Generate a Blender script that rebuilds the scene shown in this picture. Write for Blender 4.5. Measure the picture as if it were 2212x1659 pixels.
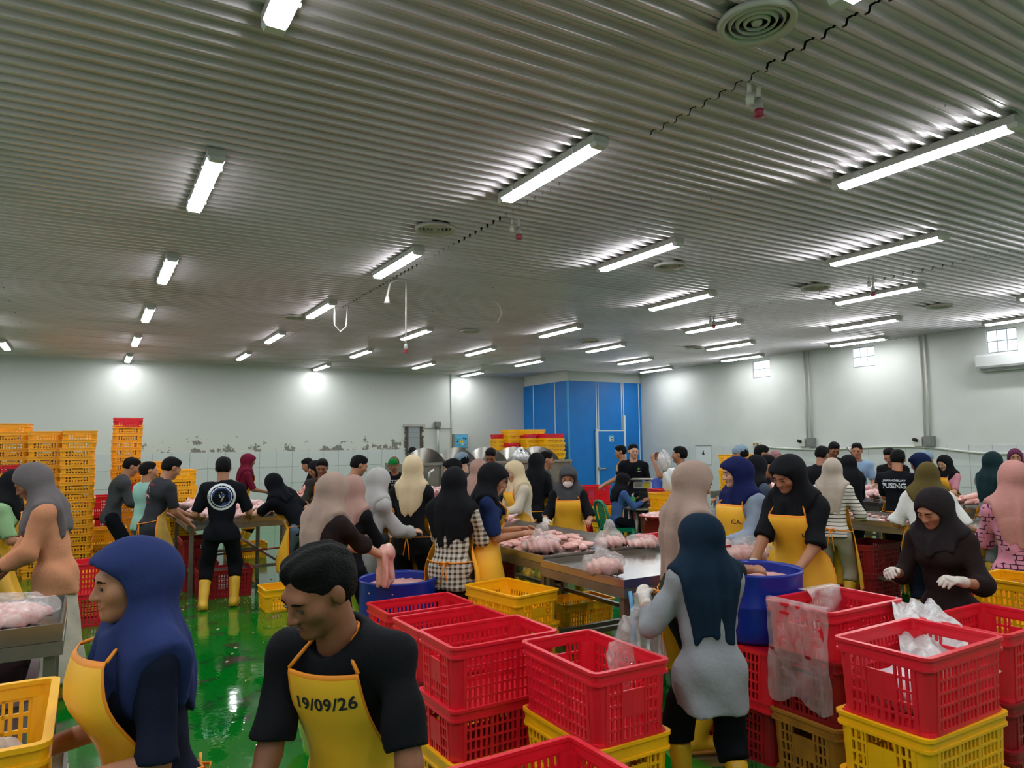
import bpy, bmesh, math, random
import numpy as np
from mathutils import Vector, Matrix
from mathutils.bvhtree import BVHTree

for _o in list(bpy.data.objects): bpy.data.objects.remove(_o, do_unlink=True)
SC = bpy.context.scene
COL = SC.collection
PI = math.pi
random.seed(7)
# ------------------------------------------------------------------ camera, world, exposure
CAM_H = 1.78
cam_d = bpy.data.cameras.new('camera')
cam_d.sensor_fit = 'HORIZONTAL'; cam_d.sensor_width = 36.0
FPX = 1535.4
cam_d.lens = 36.0 * FPX / 2212.0
cam_d.clip_start = 0.05; cam_d.clip_end = 200
cam = bpy.data.objects.new('camera', cam_d); COL.objects.link(cam)
YAW, PITCH, ROLL = math.radians(-30.7), math.radians(4.80), math.radians(-0.69)
_R = (Matrix.Rotation(YAW, 3, 'Z') @ Matrix.Rotation(PI / 2 + PITCH, 3, 'X') @ Matrix.Rotation(ROLL, 3, 'Z'))
cam.matrix_world = Matrix.Translation((0, 0, CAM_H)) @ _R.to_4x4()
SC.camera = cam
wd = bpy.data.worlds.new('world'); SC.world = wd; wd.use_nodes = True
_bg = wd.node_tree.nodes['Background']
_bg.inputs[0].default_value = (0.85, 0.93, 1.0, 1); _bg.inputs[1].default_value = 3.0
vs = SC.view_settings
vs.view_transform = 'Standard'; vs.look = 'None'; vs.gamma = 1.0; vs.use_curve_mapping = False
vs.exposure = 1.5
LIGHT_POWER = 23.0           # emission strength of every tube diffuser in the hall
cy = SC.cycles
cy.use_denoising = True; cy.max_bounces = 5; cy.diffuse_bounces = 3; cy.glossy_bounces = 2
cy.use_light_tree = False; cy.transparent_max_bounces = 10; cy.use_adaptive_sampling = True; cy.adaptive_threshold = 0.03; cy.transmission_bounces = 3
cy.sample_clamp_indirect = 6.0; cy.caustics_reflective = False; cy.caustics_refractive = False

CEIL = 3.78        # ceiling underside
WX = 13.93         # right wall
WY = 18.35         # back wall
TILE_TOP = 1.665
# ------------------------------------------------------------------ pixel (2212x1659) -> place
_Rn = np.array(_R)
def ray(x, y): return _Rn @ np.array([(x - 1106.0) / FPX, -(y - 829.5) / FPX, -1.0])
def at_depth(x, y, d): return np.array([0, 0, CAM_H]) + ray(x, y) * d
def at_z(x, y, z):
    r = ray(x, y); return np.array([0, 0, CAM_H]) + r * (z - CAM_H) / r[2]
def at_Y(x, y, Y):
    r = ray(x, y); return np.array([0, 0, CAM_H]) + r * Y / r[1]
def at_X(x, y, X):
    r = ray(x, y); return np.array([0, 0, CAM_H]) + r * X / r[0]
# ------------------------------------------------------------------ materials
MATS = {}
def mat(name, col, rough=0.6, metal=0.0, noise=0.0, nscale=8.0, bump=0.0, bscale=60.0, spec=0.5, alpha=1.0, emit=0.0, sheen=0.0, trans=0.0, coat=0.0):
    if name in MATS: return MATS[name]
    m = bpy.data.materials.new(name); m.use_nodes = True; MATS[name] = m
    nt = m.node_tree; b = nt.nodes['Principled BSDF']
    c = (col[0], col[1], col[2], 1)
    b.inputs['Base Color'].default_value = c
    b.inputs['Roughness'].default_value = rough
    b.inputs['Metallic'].default_value = metal
    b.inputs['Specular IOR Level'].default_value = spec
    b.inputs['Alpha'].default_value = alpha
    if sheen: b.inputs['Sheen Weight'].default_value = sheen
    if trans: b.inputs['Transmission Weight'].default_value = trans
    if coat: b.inputs['Coat Weight'].default_value = coat
    if emit:
        b.inputs['Emission Color'].default_value = c; b.inputs['Emission Strength'].default_value = emit
    if noise or bump:
        tc = nt.nodes.new('ShaderNodeTexCoord')
        if noise:
            n = nt.nodes.new('ShaderNodeTexNoise'); n.inputs['Scale'].default_value = nscale; n.inputs['Detail'].default_value = 4
            nt.links.new(tc.outputs['Object'], n.inputs['Vector'])
            r = nt.nodes.new('ShaderNodeMapRange')
            r.inputs[1].default_value = 0.3; r.inputs[2].default_value = 0.7
            r.inputs[3].default_value = 1 - noise; r.inputs[4].default_value = 1 + noise * 0.6
            nt.links.new(n.outputs['Fac'], r.inputs[0])
            mx = nt.nodes.new('ShaderNodeMix'); mx.data_type = 'RGBA'; mx.blend_type = 'MULTIPLY'; mx.inputs[0].default_value = 1
            mx.inputs[6].default_value = c
            nt.links.new(r.outputs[0], mx.inputs[7]); nt.links.new(mx.outputs[2], b.inputs['Base Color'])
        if bump:
            n2 = nt.nodes.new('ShaderNodeTexNoise'); n2.inputs['Scale'].default_value = bscale; n2.inputs['Detail'].default_value = 3
            nt.links.new(tc.outputs['Object'], n2.inputs['Vector'])
            bp = nt.nodes.new('ShaderNodeBump'); bp.inputs['Strength'].default_value = bump; bp.inputs['Distance'].default_value = 0.01
            nt.links.new(n2.outputs['Fac'], bp.inputs['Height']); nt.links.new(bp.outputs[0], b.inputs['Normal'])
    return m
def srgb(r, g, b):
    f = lambda c: c / 12.92 if c <= 0.04045 else ((c + 0.055) / 1.055) ** 2.4
    return (f(r / 255.0), f(g / 255.0), f(b / 255.0))
def nodes_of(m): return m.node_tree.nodes, m.node_tree.links, m.node_tree.nodes['Principled BSDF']
def cloth(name, col, rough=0.85, noise=0.12): return mat(name, col, rough, 0, noise, 5.0, 0.3, 40.0, 0.12)
# ------------------------------------------------------------------ tags and object helpers
def tag(o, label=None, cat=None, group=None, kind=None):
    if label: o['label'] = label
    if cat: o['category'] = cat
    if group: o['group'] = group
    if kind: o['kind'] = kind
    return o
def empty(name, loc=(0, 0, 0), rz=0.0, parent=None):
    o = bpy.data.objects.new(name, None); COL.objects.link(o)
    o.location = [float(v) for v in loc]; o.rotation_euler = (0, 0, rz); o.empty_display_size = 0.1
    if parent: o.parent = parent
    return o
def link(name, me, parent=None, loc=(0, 0, 0), rot=(0, 0, 0), scale=(1, 1, 1)):
    o = bpy.data.objects.new(name, me); COL.objects.link(o)
    o.location = [float(v) for v in loc]; o.rotation_euler = rot; o.scale = scale
    if parent: o.parent = parent
    return o
def copy_tree(o, parent=None, loc=None, rz=None):
    c = o.copy(); COL.objects.link(c)
    if parent: c.parent = parent
    if loc is not None: c.location = [float(v) for v in loc]
    if rz is not None: c.rotation_euler = (0, 0, rz)
    for ch in [q for q in bpy.data.objects if q.parent == o]: copy_tree(ch, c)
    return c
class MB:
    """collects simple shapes into one mesh"""
    def __init__(s): s.v = []; s.f = []; s.m = []; s.sm = []
    def add(s, vs_, fs_, mi=0, smooth=False):
        n = len(s.v); s.v += [tuple(map(float, q)) for q in vs_]
        for q in fs_: s.f.append(tuple(i + n for i in q)); s.m.append(mi); s.sm.append(smooth)
    def box(s, x0, y0, z0, x1, y1, z1, mi=0):
        s.add([(x0,y0,z0),(x1,y0,z0),(x1,y1,z0),(x0,y1,z0),(x0,y0,z1),(x1,y0,z1),(x1,y1,z1),(x0,y1,z1)],
              [(0,3,2,1),(4,5,6,7),(0,1,5,4),(1,2,6,5),(2,3,7,6),(3,0,4,7)], mi)
    def cbox(s, c, d, mi=0, M=None):
        x, y, z = d[0] / 2, d[1] / 2, d[2] / 2
        P = [(-x,-y,-z),(x,-y,-z),(x,y,-z),(-x,y,-z),(-x,-y,z),(x,-y,z),(x,y,z),(-x,y,z)]
        if M is not None: P = [tuple(M @ Vector(q)) for q in P]
        s.add([(q[0]+c[0], q[1]+c[1], q[2]+c[2]) for q in P], [(0,3,2,1),(4,5,6,7),(0,1,5,4),(1,2,6,5),(2,3,7,6),(3,0,4,7)], mi)
    def tube(s, pts, r, n=8, mi=0, closed=False, caps=True):
        P = [Vector([float(c) for c in q]) for q in pts]; m = len(P)
        rr = r if hasattr(r, '__len__') else [r] * m
        vs_ = []; up = None
        for i in range(m):
            a = P[(i - 1) % m] if (closed or i > 0) else P[i]; b = P[(i + 1) % m] if (closed or i < m - 1) else P[i]
            t = (b - a); t = t.normalized() if t.length > 1e-9 else Vector((0, 0, 1))
            if up is None: up = Vector((0, 0, 1)) if abs(t.z) < 0.9 else Vector((1, 0, 0))
            u = (up - t * up.dot(t)); u = u.normalized() if u.length > 1e-6 else t.orthogonal().normalized()
            up = u; w = t.cross(u)
            for k in range(n):
                an = 2 * PI * k / n; vs_.append(P[i] + (u * math.cos(an) + w * math.sin(an)) * rr[i])
        fs_ = []
        for i in range(m if closed else m - 1):
            j = (i + 1) % m
            for k in range(n):
                k2 = (k + 1) % n; fs_.append((i*n+k, i*n+k2, j*n+k2, j*n+k))
        if caps and not closed:
            fs_.append(tuple(range(n - 1, -1, -1))); fs_.append(tuple((m-1)*n + k for k in range(n)))
        s.add(vs_, fs_, mi, True)
    def lathe(s, prof, c=(0, 0, 0), n=24, mi=0, smooth=True):
        vs_ = []; fs_ = []; m = len(prof)
        for (r, z) in prof:
            for k in range(n):
                a = 2*PI*k/n; vs_.append((c[0]+r*math.cos(a), c[1]+r*math.sin(a), c[2]+z))
        for i in range(m-1):
            for k in range(n):
                k2 = (k+1) % n; fs_.append((i*n+k, i*n+k2, (i+1)*n+k2, (i+1)*n+k))
        if prof[0][0] > 1e-5: fs_.append(tuple(range(n-1, -1, -1)))
        if prof[-1][0] > 1e-5: fs_.append(tuple((m-1)*n+k for k in range(n)))
        s.add(vs_, fs_, mi, smooth)
    def ring(s, Lx, Ly, rad, z0, z1, t, mi=0, taper=0.0, seg=5, corners_only=0.0):
        """rounded rectangular band between z0 and z1, wall thickness t"""
        def loop(lx, ly, r, z):
            out = []
            for (sx, sy, a0) in ((1, 1, 0), (-1, 1, PI/2), (-1, -1, PI), (1, -1, 1.5*PI)):
                for k in range(seg + 1):
                    a = a0 + PI/2*k/seg; out.append((sx*(lx/2-r) + r*math.cos(a), sy*(ly/2-r) + r*math.sin(a), z))
            return out
        lo = loop(Lx-2*taper, Ly-2*taper, rad, z0); hi = loop(Lx, Ly, rad, z1)
        li = loop(Lx-2*taper-2*t, Ly-2*taper-2*t, max(rad-t, .002), z0); hi2 = loop(Lx-2*t, Ly-2*t, max(rad-t, .002), z1)
        n = len(lo); V = lo + hi + hi2 + li; F = []
        for i in range(n):
            j = (i+1) % n
            if corners_only and (i % (seg+1)) == seg: continue
            F += [(i, j, n+j, n+i), (n+i, n+j, 2*n+j, 2*n+i), (2*n+i, 2*n+j, 3*n+j, 3*n+i), (3*n+i, 3*n+j, j, i)]
        s.add(V, F, mi, False)
    def mesh(s, name, mats, smooth=None):
        me = bpy.data.meshes.new(name); me.from_pydata(s.v, [], s.f)
        for m in (mats if isinstance(mats, (list, tuple)) else [mats]): me.materials.append(m)
        me.polygons.foreach_set('material_index', s.m)
        me.polygons.foreach_set('use_smooth', s.sm if smooth is None else [smooth]*len(s.f))
        me.update(); return me
    def build(s, name, mats, parent=None, loc=(0,0,0), rot=(0,0,0)):
        return link(name, s.mesh(name, mats), parent, loc, rot)
# ================================================================== the setting
M_wall = mat('wall_paint', srgb(206, 209, 204), 0.75, 0, 0.05, 1.5, 0.08, 30)
def make_wall_back_mat():
    m = mat('wall_back_paint', srgb(204, 206, 199), 0.75)
    N, L, b = nodes_of(m)
    tc = N.new('ShaderNodeTexCoord'); sp = N.new('ShaderNodeSeparateXYZ'); L.new(tc.outputs['Object'], sp.inputs[0])
    n = N.new('ShaderNodeTexNoise'); n.inputs['Scale'].default_value = 3.5; n.inputs['Detail'].default_value = 8; n.inputs['Roughness'].default_value = 0.7
    L.new(tc.outputs['Object'], n.inputs['Vector'])
    # peeled plaster near the top of the tiles, yellowed paint higher up
    h = N.new('ShaderNodeMapRange'); h.inputs[1].default_value = 1.66; h.inputs[2].default_value = 2.25; h.inputs[3].default_value = 0.16; h.inputs[4].default_value = -0.05
    L.new(sp.outputs['Z'], h.inputs[0])
    ad = N.new('ShaderNodeMath'); ad.operation = 'ADD'; L.new(n.outputs['Fac'], ad.inputs[0]); L.new(h.outputs[0], ad.inputs[1])
    xm = N.new('ShaderNodeMapRange'); xm.inputs[1].default_value = -0.5; xm.inputs[2].default_value = 2.0; xm.inputs[3].default_value = -0.12; xm.inputs[4].default_value = 0
    L.new(sp.outputs['X'], xm.inputs[0]); ad2 = N.new('ShaderNodeMath'); ad2.operation = 'ADD'; L.new(ad.outputs[0], ad2.inputs[0]); L.new(xm.outputs[0], ad2.inputs[1])
    xm2 = N.new('ShaderNodeMapRange'); xm2.inputs[1].default_value = 7.6; xm2.inputs[2].default_value = 8.6; xm2.inputs[3].default_value = 0; xm2.inputs[4].default_value = -0.2
    L.new(sp.outputs['X'], xm2.inputs[0]); ad3 = N.new('ShaderNodeMath'); ad3.operation = 'ADD'; L.new(ad2.outputs[0], ad3.inputs[0]); L.new(xm2.outputs[0], ad3.inputs[1])
    cr = N.new('ShaderNodeValToRGB'); cr.color_ramp.interpolation = 'CONSTANT'
    cr.color_ramp.elements[0].color = (*srgb(206, 208, 203), 1); cr.color_ramp.elements[0].position = 0
    e = cr.color_ramp.elements[1]; e.position = 0.655; e.color = (*srgb(128, 124, 116), 1)
    L.new(ad3.outputs[0], cr.inputs[0])
    n2 = N.new('ShaderNodeTexNoise'); n2.inputs['Scale'].default_value = 0.9; n2.inputs['Detail'].default_value = 5; L.new(tc.outputs['Object'], n2.inputs['Vector'])
    h2 = N.new('ShaderNodeMapRange'); h2.inputs[1].default_value = 1.7; h2.inputs[2].default_value = 2.5; h2.inputs[3].default_value = 0.5; h2.inputs[4].default_value = 0.0
    L.new(sp.outputs['Z'], h2.inputs[0])
    mu = N.new('ShaderNodeMath'); mu.operation = 'MULTIPLY'; L.new(n2.outputs['Fac'], mu.inputs[0]); L.new(h2.outputs[0], mu.inputs[1])
    mx = N.new('ShaderNodeMix'); mx.data_type = 'RGBA'; mx.blend_type = 'MULTIPLY'; L.new(mu.outputs[0], mx.inputs[0]); L.new(cr.outputs[0], mx.inputs[6]); mx.inputs[7].default_value = (1, 0.95, 0.76, 1)
    L.new(mx.outputs[2], b.inputs['Base Color'])
    return m
M_wall_back = make_wall_back_mat()
def make_floor_mat():
    m = mat('green_floor', srgb(6, 116, 34), 0.1)
    N, L, b = nodes_of(m)
    tc = N.new('ShaderNodeTexCoord')
    n = N.new('ShaderNodeTexNoise'); n.inputs['Scale'].default_value = 2.2; n.inputs['Detail'].default_value = 8; n.inputs['Roughness'].default_value = 0.62
    n.inputs['Distortion'].default_value = 0.6; L.new(tc.outputs['Object'], n.inputs['Vector'])
    cr = N.new('ShaderNodeValToRGB'); E = cr.color_ramp.elements
    E[0].position = 0.0; E[0].color = (*srgb(4, 108, 26), 1); E[1].position = 0.545; E[1].color = (*srgb(4, 114, 28), 1)
    e = E.new(0.585); e.color = (*srgb(18, 84, 34), 1); e = E.new(0.62); e.color = (*srgb(78, 72, 54), 1)
    L.new(n.outputs['Fac'], cr.inputs[0])
    n3 = N.new('ShaderNodeTexNoise'); n3.inputs['Scale'].default_value = 38; n3.inputs['Detail'].default_value = 2; L.new(tc.outputs['Object'], n3.inputs['Vector'])
    c3 = N.new('ShaderNodeValToRGB'); c3.color_ramp.elements[0].position = 0.74; c3.color_ramp.elements[1].position = 0.77
    L.new(n3.outputs['Fac'], c3.inputs[0])
    mx = N.new('ShaderNodeMix'); mx.data_type = 'RGBA'; L.new(c3.outputs[0], mx.inputs[0]); L.new(cr.outputs[0], mx.inputs[6]); mx.inputs[7].default_value = (*srgb(196, 170, 160), 1)
    L.new(mx.outputs[2], b.inputs['Base Color'])
    n2 = N.new('ShaderNodeTexNoise'); n2.inputs['Scale'].default_value = 0.8; n2.inputs['Detail'].default_value = 3; L.new(tc.outputs['Object'], n2.inputs['Vector'])
    r = N.new('ShaderNodeMapRange'); r.inputs[1].default_value = 0.4; r.inputs[2].default_value = 0.62; r.inputs[3].default_value = 0.015; r.inputs[4].default_value = 0.13
    L.new(n2.outputs['Fac'], r.inputs[0]); L.new(r.outputs[0], b.inputs['Roughness'])
    n4 = N.new('ShaderNodeTexNoise'); n4.inputs['Scale'].default_value = 5; n4.inputs['Detail'].default_value = 3; L.new(tc.outputs['Object'], n4.inputs['Vector'])
    bp = N.new('ShaderNodeBump'); bp.inputs['Strength'].default_value = 0.12; bp.inputs['Distance'].default_value = 0.02
    L.new(n4.outputs['Fac'], bp.inputs['Height']); L.new(bp.outputs[0], b.inputs['Normal'])
    b.inputs['IOR'].default_value = 1.75; b.inputs['Specular IOR Level'].default_value = 0.75
    return m
M_floor = make_floor_mat()
X0, Y0 = -4.4, -3.2
def slab(name, x0, y0, z0, x1, y1, z1, m, label=None, cat=None):
    b = MB(); b.box(x0, y0, z0, x1, y1, z1); o = b.build(name, m); o['kind'] = 'structure'
    if label: tag(o, label, cat)
    return o
floor = slab('floor', X0, Y0, -0.1, WX, WY, 0.0, M_floor, 'wet glossy green painted floor with puddles and scraps', 'floor')
wall_back = slab('wall_back', X0, WY, -0.1, WX + 0.2, WY + 0.2, CEIL + 0.3, M_wall_back, 'long pale wall with peeling paint above a tiled dado at the far end', 'wall')
# right wall is built around its glass block windows
WIN = [(11.38, 11.90), (8.74, 9.24), (6.10, 6.60), (3.46, 3.96)]
b = MB(); ys = [Y0]
for (a, c) in sorted(WIN): ys += [a, c]
ys.append(WY)
for i in range(0, len(ys), 2): b.box(WX, ys[i], -0.1, WX + 0.2, ys[i+1], CEIL + 0.3)
for (a, c) in WIN: b.box(WX, a, -0.1, WX + 0.2, c, 3.30); b.box(WX, a, 3.72, WX + 0.2, c, CEIL + 0.3)
wall_right = b.build('wall_right', M_wall); tag(wall_right, 'pale wall with glass block windows on the right side of the hall', 'wall', kind='structure')
slab('wall_left', X0 - 0.2, Y0, -0.1, X0, WY, CEIL + 0.3, M_wall, 'plain pale side wall outside the left of the picture', 'wall')
slab('wall_front', X0, Y0 - 0.2, -0.1, WX, Y0, CEIL + 0.3, M_wall, 'plain pale wall behind the photographer', 'wall')
# glass block windows
M_glass = mat('glass_block', (0.88, 0.94, 1.0), 0.25, emit=0.42)
M_glass.cycles.emission_sampling = 'NONE'
M_grout = mat('grout', srgb(120, 128, 132), 0.8)
blk = MB(); blk.box(0, -0.070, -0.090, 0.11, 0.070, 0.090); blk_me = blk.mesh('glass_block', M_glass)
for i, (a, c) in enumerate(WIN):
    w = empty('window_%d' % (i+1), (WX, (a+c)/2, 3.51)); tag(w, 'small glass block window high in the right wall, number %s from the blue cold room' % ['one', 'two', 'three', 'four'][i], 'window', kind='structure')
    fr = MB(); fr.box(0.03, -(c-a)/2, -0.21, 0.09, (c-a)/2, 0.21); fr.build('window_grout', M_grout, w)
    for iy in range(3):
        for iz in range(2): link('glass_block', blk_me, w, (0.015, (iy-1)*0.162, (iz-0.5)*0.2))
# tiles of the dado
M_tile = mat('white_tile', srgb(203, 207, 205), 0.28, 0, 0.04, 2.0)
TS = 0.395
tb = MB(); tb.box(-TS/2+.003, -0.012, -TS/2+.003, TS/2-.003, 0.0, TS/2-.003); tile_me = tb.mesh('tile', M_tile)
tb = MB(); tb.box(-0.012, -TS/2+.003, -TS/2+.003, 0.0, TS/2-.003, TS/2-.003); tile_me2 = tb.mesh('tile', M_tile)
x = -2.3
while x < 11.2:
    for r in range(4): link('tile', tile_me, wall_back, (x + TS/2, WY, TILE_TOP - TS*(r+0.5)))
    x += TS
y = 15.7
while y > 0.5:
    for r in range(4): link('tile', tile_me2, wall_right, (WX, y - TS/2, TILE_TOP - TS*(r+0.5)))
    y -= TS
# corrugated ceiling: ribbed sheets, seams along X = -2.3, 3.1, 8.55
def make_ceiling_mat():
    m = mat('ribbed_steel', srgb(150, 146, 138), 0.34, 0.5)
    N, L, b = nodes_of(m)
    tc = N.new('ShaderNodeTexCoord')
    n = N.new('ShaderNodeTexNoise'); n.inputs['Scale'].default_value = 0.7; n.inputs['Detail'].default_value = 6; L.new(tc.outputs['Object'], n.inputs['Vector'])
    cr = N.new('ShaderNodeValToRGB'); cr.color_ramp.elements[0].position = 0.3; cr.color_ramp.elements[0].color = (*srgb(204, 196, 198), 1)
    cr.color_ramp.elements[1].position = 0.7; cr.color_ramp.elements[1].color = (*srgb(230, 222, 226), 1)
    L.new(n.outputs['Fac'], cr.inputs[0])
    n3 = N.new('ShaderNodeTexNoise'); n3.inputs['Scale'].default_value = 9; n3.inputs['Detail'].default_value = 2; L.new(tc.outputs['Object'], n3.inputs['Vector'])
    c3 = N.new('ShaderNodeValToRGB'); c3.color_ramp.elements[0].position = 0.76; c3.color_ramp.elements[1].position = 0.79; L.new(n3.outputs['Fac'], c3.inputs[0])
    mx = N.new('ShaderNodeMix'); mx.data_type = 'RGBA'; L.new(c3.outputs[0], mx.inputs[0]); L.new(cr.outputs[0], mx.inputs[6]); mx.inputs[7].default_value = (*srgb(60, 58, 52), 1)
    L.new(mx.outputs[2], b.inputs['Base Color'])
    return m
M_ceil = make_ceiling_mat()
M_dark = mat('dark_gap', srgb(30, 29, 27), 0.9)
ceiling = slab('ceiling', X0, Y0, CEIL + 0.06, WX + .2, WY + .2, CEIL + 0.2, M_dark, 'ribbed grey metal sheet ceiling over the whole hall', 'ceiling')
PITCH_R = 0.118
def sheet_mesh(width, nr):
    prof = []
    for k in range(nr):
        y0 = k*PITCH_R
        prof += [(y0, 0.0), (y0 + .026, 0.0), (y0 + .036, .03), (y0 + .064, .03), (y0 + .068, .025), (y0 + .076, .025), (y0 + .08, .03), (y0 + .108, .03)]
    prof.append((nr*PITCH_R, 0.0))
    V = []; F = []
    for (yy, zz) in prof: V += [(0, yy, zz), (width, yy, zz)]
    for i in range(len(prof)-1): F.append((2*i, 2*i+2, 2*i+3, 2*i+1))
    bb = MB(); bb.add(V, F); return bb.mesh('ceiling_panel', M_ceil)
seams = [X0, -2.3, 3.1, 8.55, WX]
NR = 8
for i in range(4):
    me = sheet_mesh(seams[i+1] - seams[i] - 0.012, NR)
    y = Y0; k = 0
    while y < WY:
        link('ceiling_panel', me, ceiling, (seams[i] + 0.006 + random.uniform(-.012, .012), y, CEIL + random.uniform(0, .006)), (0, 0, 0))
        y += NR*PITCH_R; k += 1
# ------------------------------------------------------------------ tube lights
M_tube = mat('tube_diffuser', (0.95, 0.975, 1.0), 0.3, emit=LIGHT_POWER)
M_tubes = mat('tube_diffuser_side', (0.95, 0.975, 1.0), 0.3, emit=LIGHT_POWER*0.3)
M_lampbody = mat('lamp_body', srgb(205, 205, 200), 0.5)
M_lampend = mat('lamp_end_cap', srgb(225, 228, 228), 0.35)
Lh = 0.635
b = MB()
b.box(-0.058, -Lh, 0.006, 0.058, Lh, 0.06)
body_me = b.mesh('lamp_body', M_lampbody)
def half_trough(y0, y1):
    bb = MB(); P = [(-.058, .006), (-.042, -.02), (.042, -.02), (.058, .006)]
    V = [(p[0], y0, p[1]) for p in P] + [(p[0], y1, p[1]) for p in P]; n = len(P)
    F = [(i, i+1, n+i+1, n+i) for i in range(n-1)]
    bb.add(V, F[1:2]); bb.add(V, [F[0], F[2]], 2); bb.add(V, [tuple(range(n-1, -1, -1)), tuple(range(n, 2*n))], 1); return bb
tube_me = half_trough(-Lh+.05, Lh-.05).mesh('diffuser', [M_tube, M_lampend, M_tubes])
end_me = half_trough(-Lh-.01, -Lh+.05).mesh('end_cap', [M_lampend, M_lampend, M_lampend])
end2_me = half_trough(Lh-.05, Lh+.01).mesh('end_cap', [M_lampend, M_lampend, M_lampend])
clip = MB(); clip.box(-.068, -.01, .0, -.060, .01, .04); clip_me = clip.mesh('clip', M_lampend)
rowsX = [-3.56, -1.44, 0.68, 2.82, 4.94, 7.08, 9.18, 11.34, 13.28]
rown = ['outer left', 'leftmost', 'first', 'second', 'third', 'fourth', 'fifth', 'sixth', 'last']
def lamp(x, y, lab):
    o = empty('tube_light', (x, y, CEIL - 0.05)); tag(o, lab, 'ceiling light', 'twin tube lights under the ribbed ceiling')
    link('lamp_body', body_me, o); link('diffuser', tube_me, o); link('end_cap', end_me, o); link('end_cap', end2_me, o)
    for yy in (-.4, 0, .4):
        for rz in (0, PI): link('clip', clip_me, o, (0, yy, 0), (0, 0, rz))
ordn = ['first', 'second', 'third', 'fourth', 'fifth', 'sixth', 'seventh', 'eighth', 'ninth']
for i, rx in enumerate(rowsX):
    # alternate rows are shifted by half the spacing; same spacing all over the hall
    ph = {0: 2.72, 1: 1.36, 2: 2.66, 3: 1.22, 4: 2.70, 5: 1.30, 6: 2.70, 7: 1.30, 8: 2.70}[i]
    ks = [ph + 2.985*k for k in range(-2, 7)]
    n = 0
    for yv in ks:
        if yv > WY - 0.5 or yv < -2.8: continue
        if i == 4 and abs(yv - 8.67) < .2: continue      # the place where only a bent wire hangs
        if rx > 11 and yv > 15.7: continue
        n += 1
        lamp(rx, yv, 'lit twin tube light, %s from the camera end in the %s ceiling row' % (ordn[n-1], rown[i]))
# ------------------------------------------------------------------ round ceiling vents
M_vent = mat('vent_white', srgb(205, 203, 196), 0.5)
vb = MB(); vb.lathe([(.185, .0), (.18, -.03), (.15, -.02), (.15, 0)], n=32); vent_rim = vb.mesh('vent_rim', M_vent)
vr = []
for r0 in (.115, .08, .045):
    vb = MB(); vb.lathe([(r0+.03, .02), (r0+.012, -.018), (r0+.004, -.018), (r0+.02, .02)], n=28); vr.append(vb.mesh('vent_ring', M_vent))
vb = MB(); vb.lathe([(.0, -.02), (.022, -.018), (.03, .0)], n=20); vent_c = vb.mesh('vent_centre', M_vent)
vb = MB(); vb.lathe([(.16, .02), (.16, .025)], n=24); vent_b = vb.mesh('vent_back', M_dark)
vents = [((2.68, 2.18), 'large round air vent nearest the camera beside the cracked ceiling seam'), ((2.69, 5.89), 'round air vent beside the second light of its row, left of the plug pair'),
         ((5.61, 5.90), 'round air vent between the middle tube lights'), ((8.10, 5.84), 'round air vent beside the right ceiling seam'), ((10.97, 5.81), 'round air vent close to the right wall'),
         ((5.73, 11.05), 'far round air vent above the steel machine'), ((2.69, 11.05), 'far left round air vent behind a tube light'), ((11.01, 10.92), 'far right round air vent before the cold room'), ((8.37, 11.08), 'far round air vent at the right seam')]
for (p, lab) in vents:
    o = empty('ceiling_vent', (p[0], p[1], CEIL)); tag(o, lab, 'vent', 'round ceiling vents')
    link('vent_rim', vent_rim, o)
    for q in vr: link('vent_ring', q, o)
    link('vent_centre', vent_c, o); link('vent_back', vent_b, o)
# ------------------------------------------------------------------ blue cold room in the corner
def make_blue():
    m = mat('blue_panel', srgb(0, 118, 202), 0.5, 0, 0.08, 3.0, 0.08, 40); return m
M_blue = make_blue()
M_white = mat('white_trim', srgb(214, 218, 218), 0.5)
BX, BY, BZ = 11.3, 16.02, 3.50
trim = lambda n, *a: slab(n, *a, M_white)
cr_ = slab('wall_cold_room', BX, BY, 0, WX - .01, WY - .01, BZ, M_blue, 'bright blue cold room box in the far corner', 'wall')
b = MB(); b.box(BX + .02, BY + .02, BZ, WX - .01, WY - .01, CEIL + .03); o = b.build('fascia', M_wall, cr_)
for xx in (BX + 0.95, BX + 1.02, BX + 1.86, BX + 1.93, WX - 0.12):
    b = MB(); b.box(xx, BY - .012, 0.2, xx + .025, BY, BZ - .01); b.build('joint_strip', M_white, cr_)
for yy in (BY + .62, BY + 1.75):
    b = MB(); b.box(BX - .012, yy, 0.2, BX, yy + .035, BZ - .02); b.build('joint_strip', M_white, cr_)
b = MB(); b.box(BX - .014, BY - .014, 0.05, BX + .03, BY + .03, BZ); b.build('corner_strip', mat('blue_strip', srgb(70, 165, 225), 0.45), cr_)
door = empty('door_1', (12.72, BY - .02, 0)); tag(door, 'blue cold room door with white frame and lever handle', 'door', kind='structure')
b = MB(); b.box(-.46, -.05, .06, .46, -.0, 2.10); b.build('door_leaf', M_blue, door)
b = MB(); b.box(-.53, -.06, .05, -.46, .0, 2.16); b.box(.46, -.06, .05, .53, .0, 2.55); b.box(-.53, -.05, 2.10, .53, 0, 2.13); b.build('door_frame', M_white, door)
b = MB(); b.box(-.09, -.056, 1.80, .09, -.05, 1.98); b.build('door_sign', mat('sign_teal', srgb(120, 190, 205), 0.5), door)
b = MB(); b.box(-.055, -.06, 1.81, .055, -.056, 1.93); b.build('sign_card', mat('sign_white', srgb(225, 228, 225), 0.5), door)
b = MB(); b.box(-.035, -.063, 1.875, .035, -.06, 1.905); b.box(-.03, -.063, 1.83, .03, -.06, 1.848); b.build('sign_print', mat('sign_black', srgb(25, 30, 30), 0.5), door)
M_steel = mat('brushed_steel', srgb(168, 165, 158), 0.28, 0.85, 0.10, 6.0, 0.04, 80)
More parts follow.
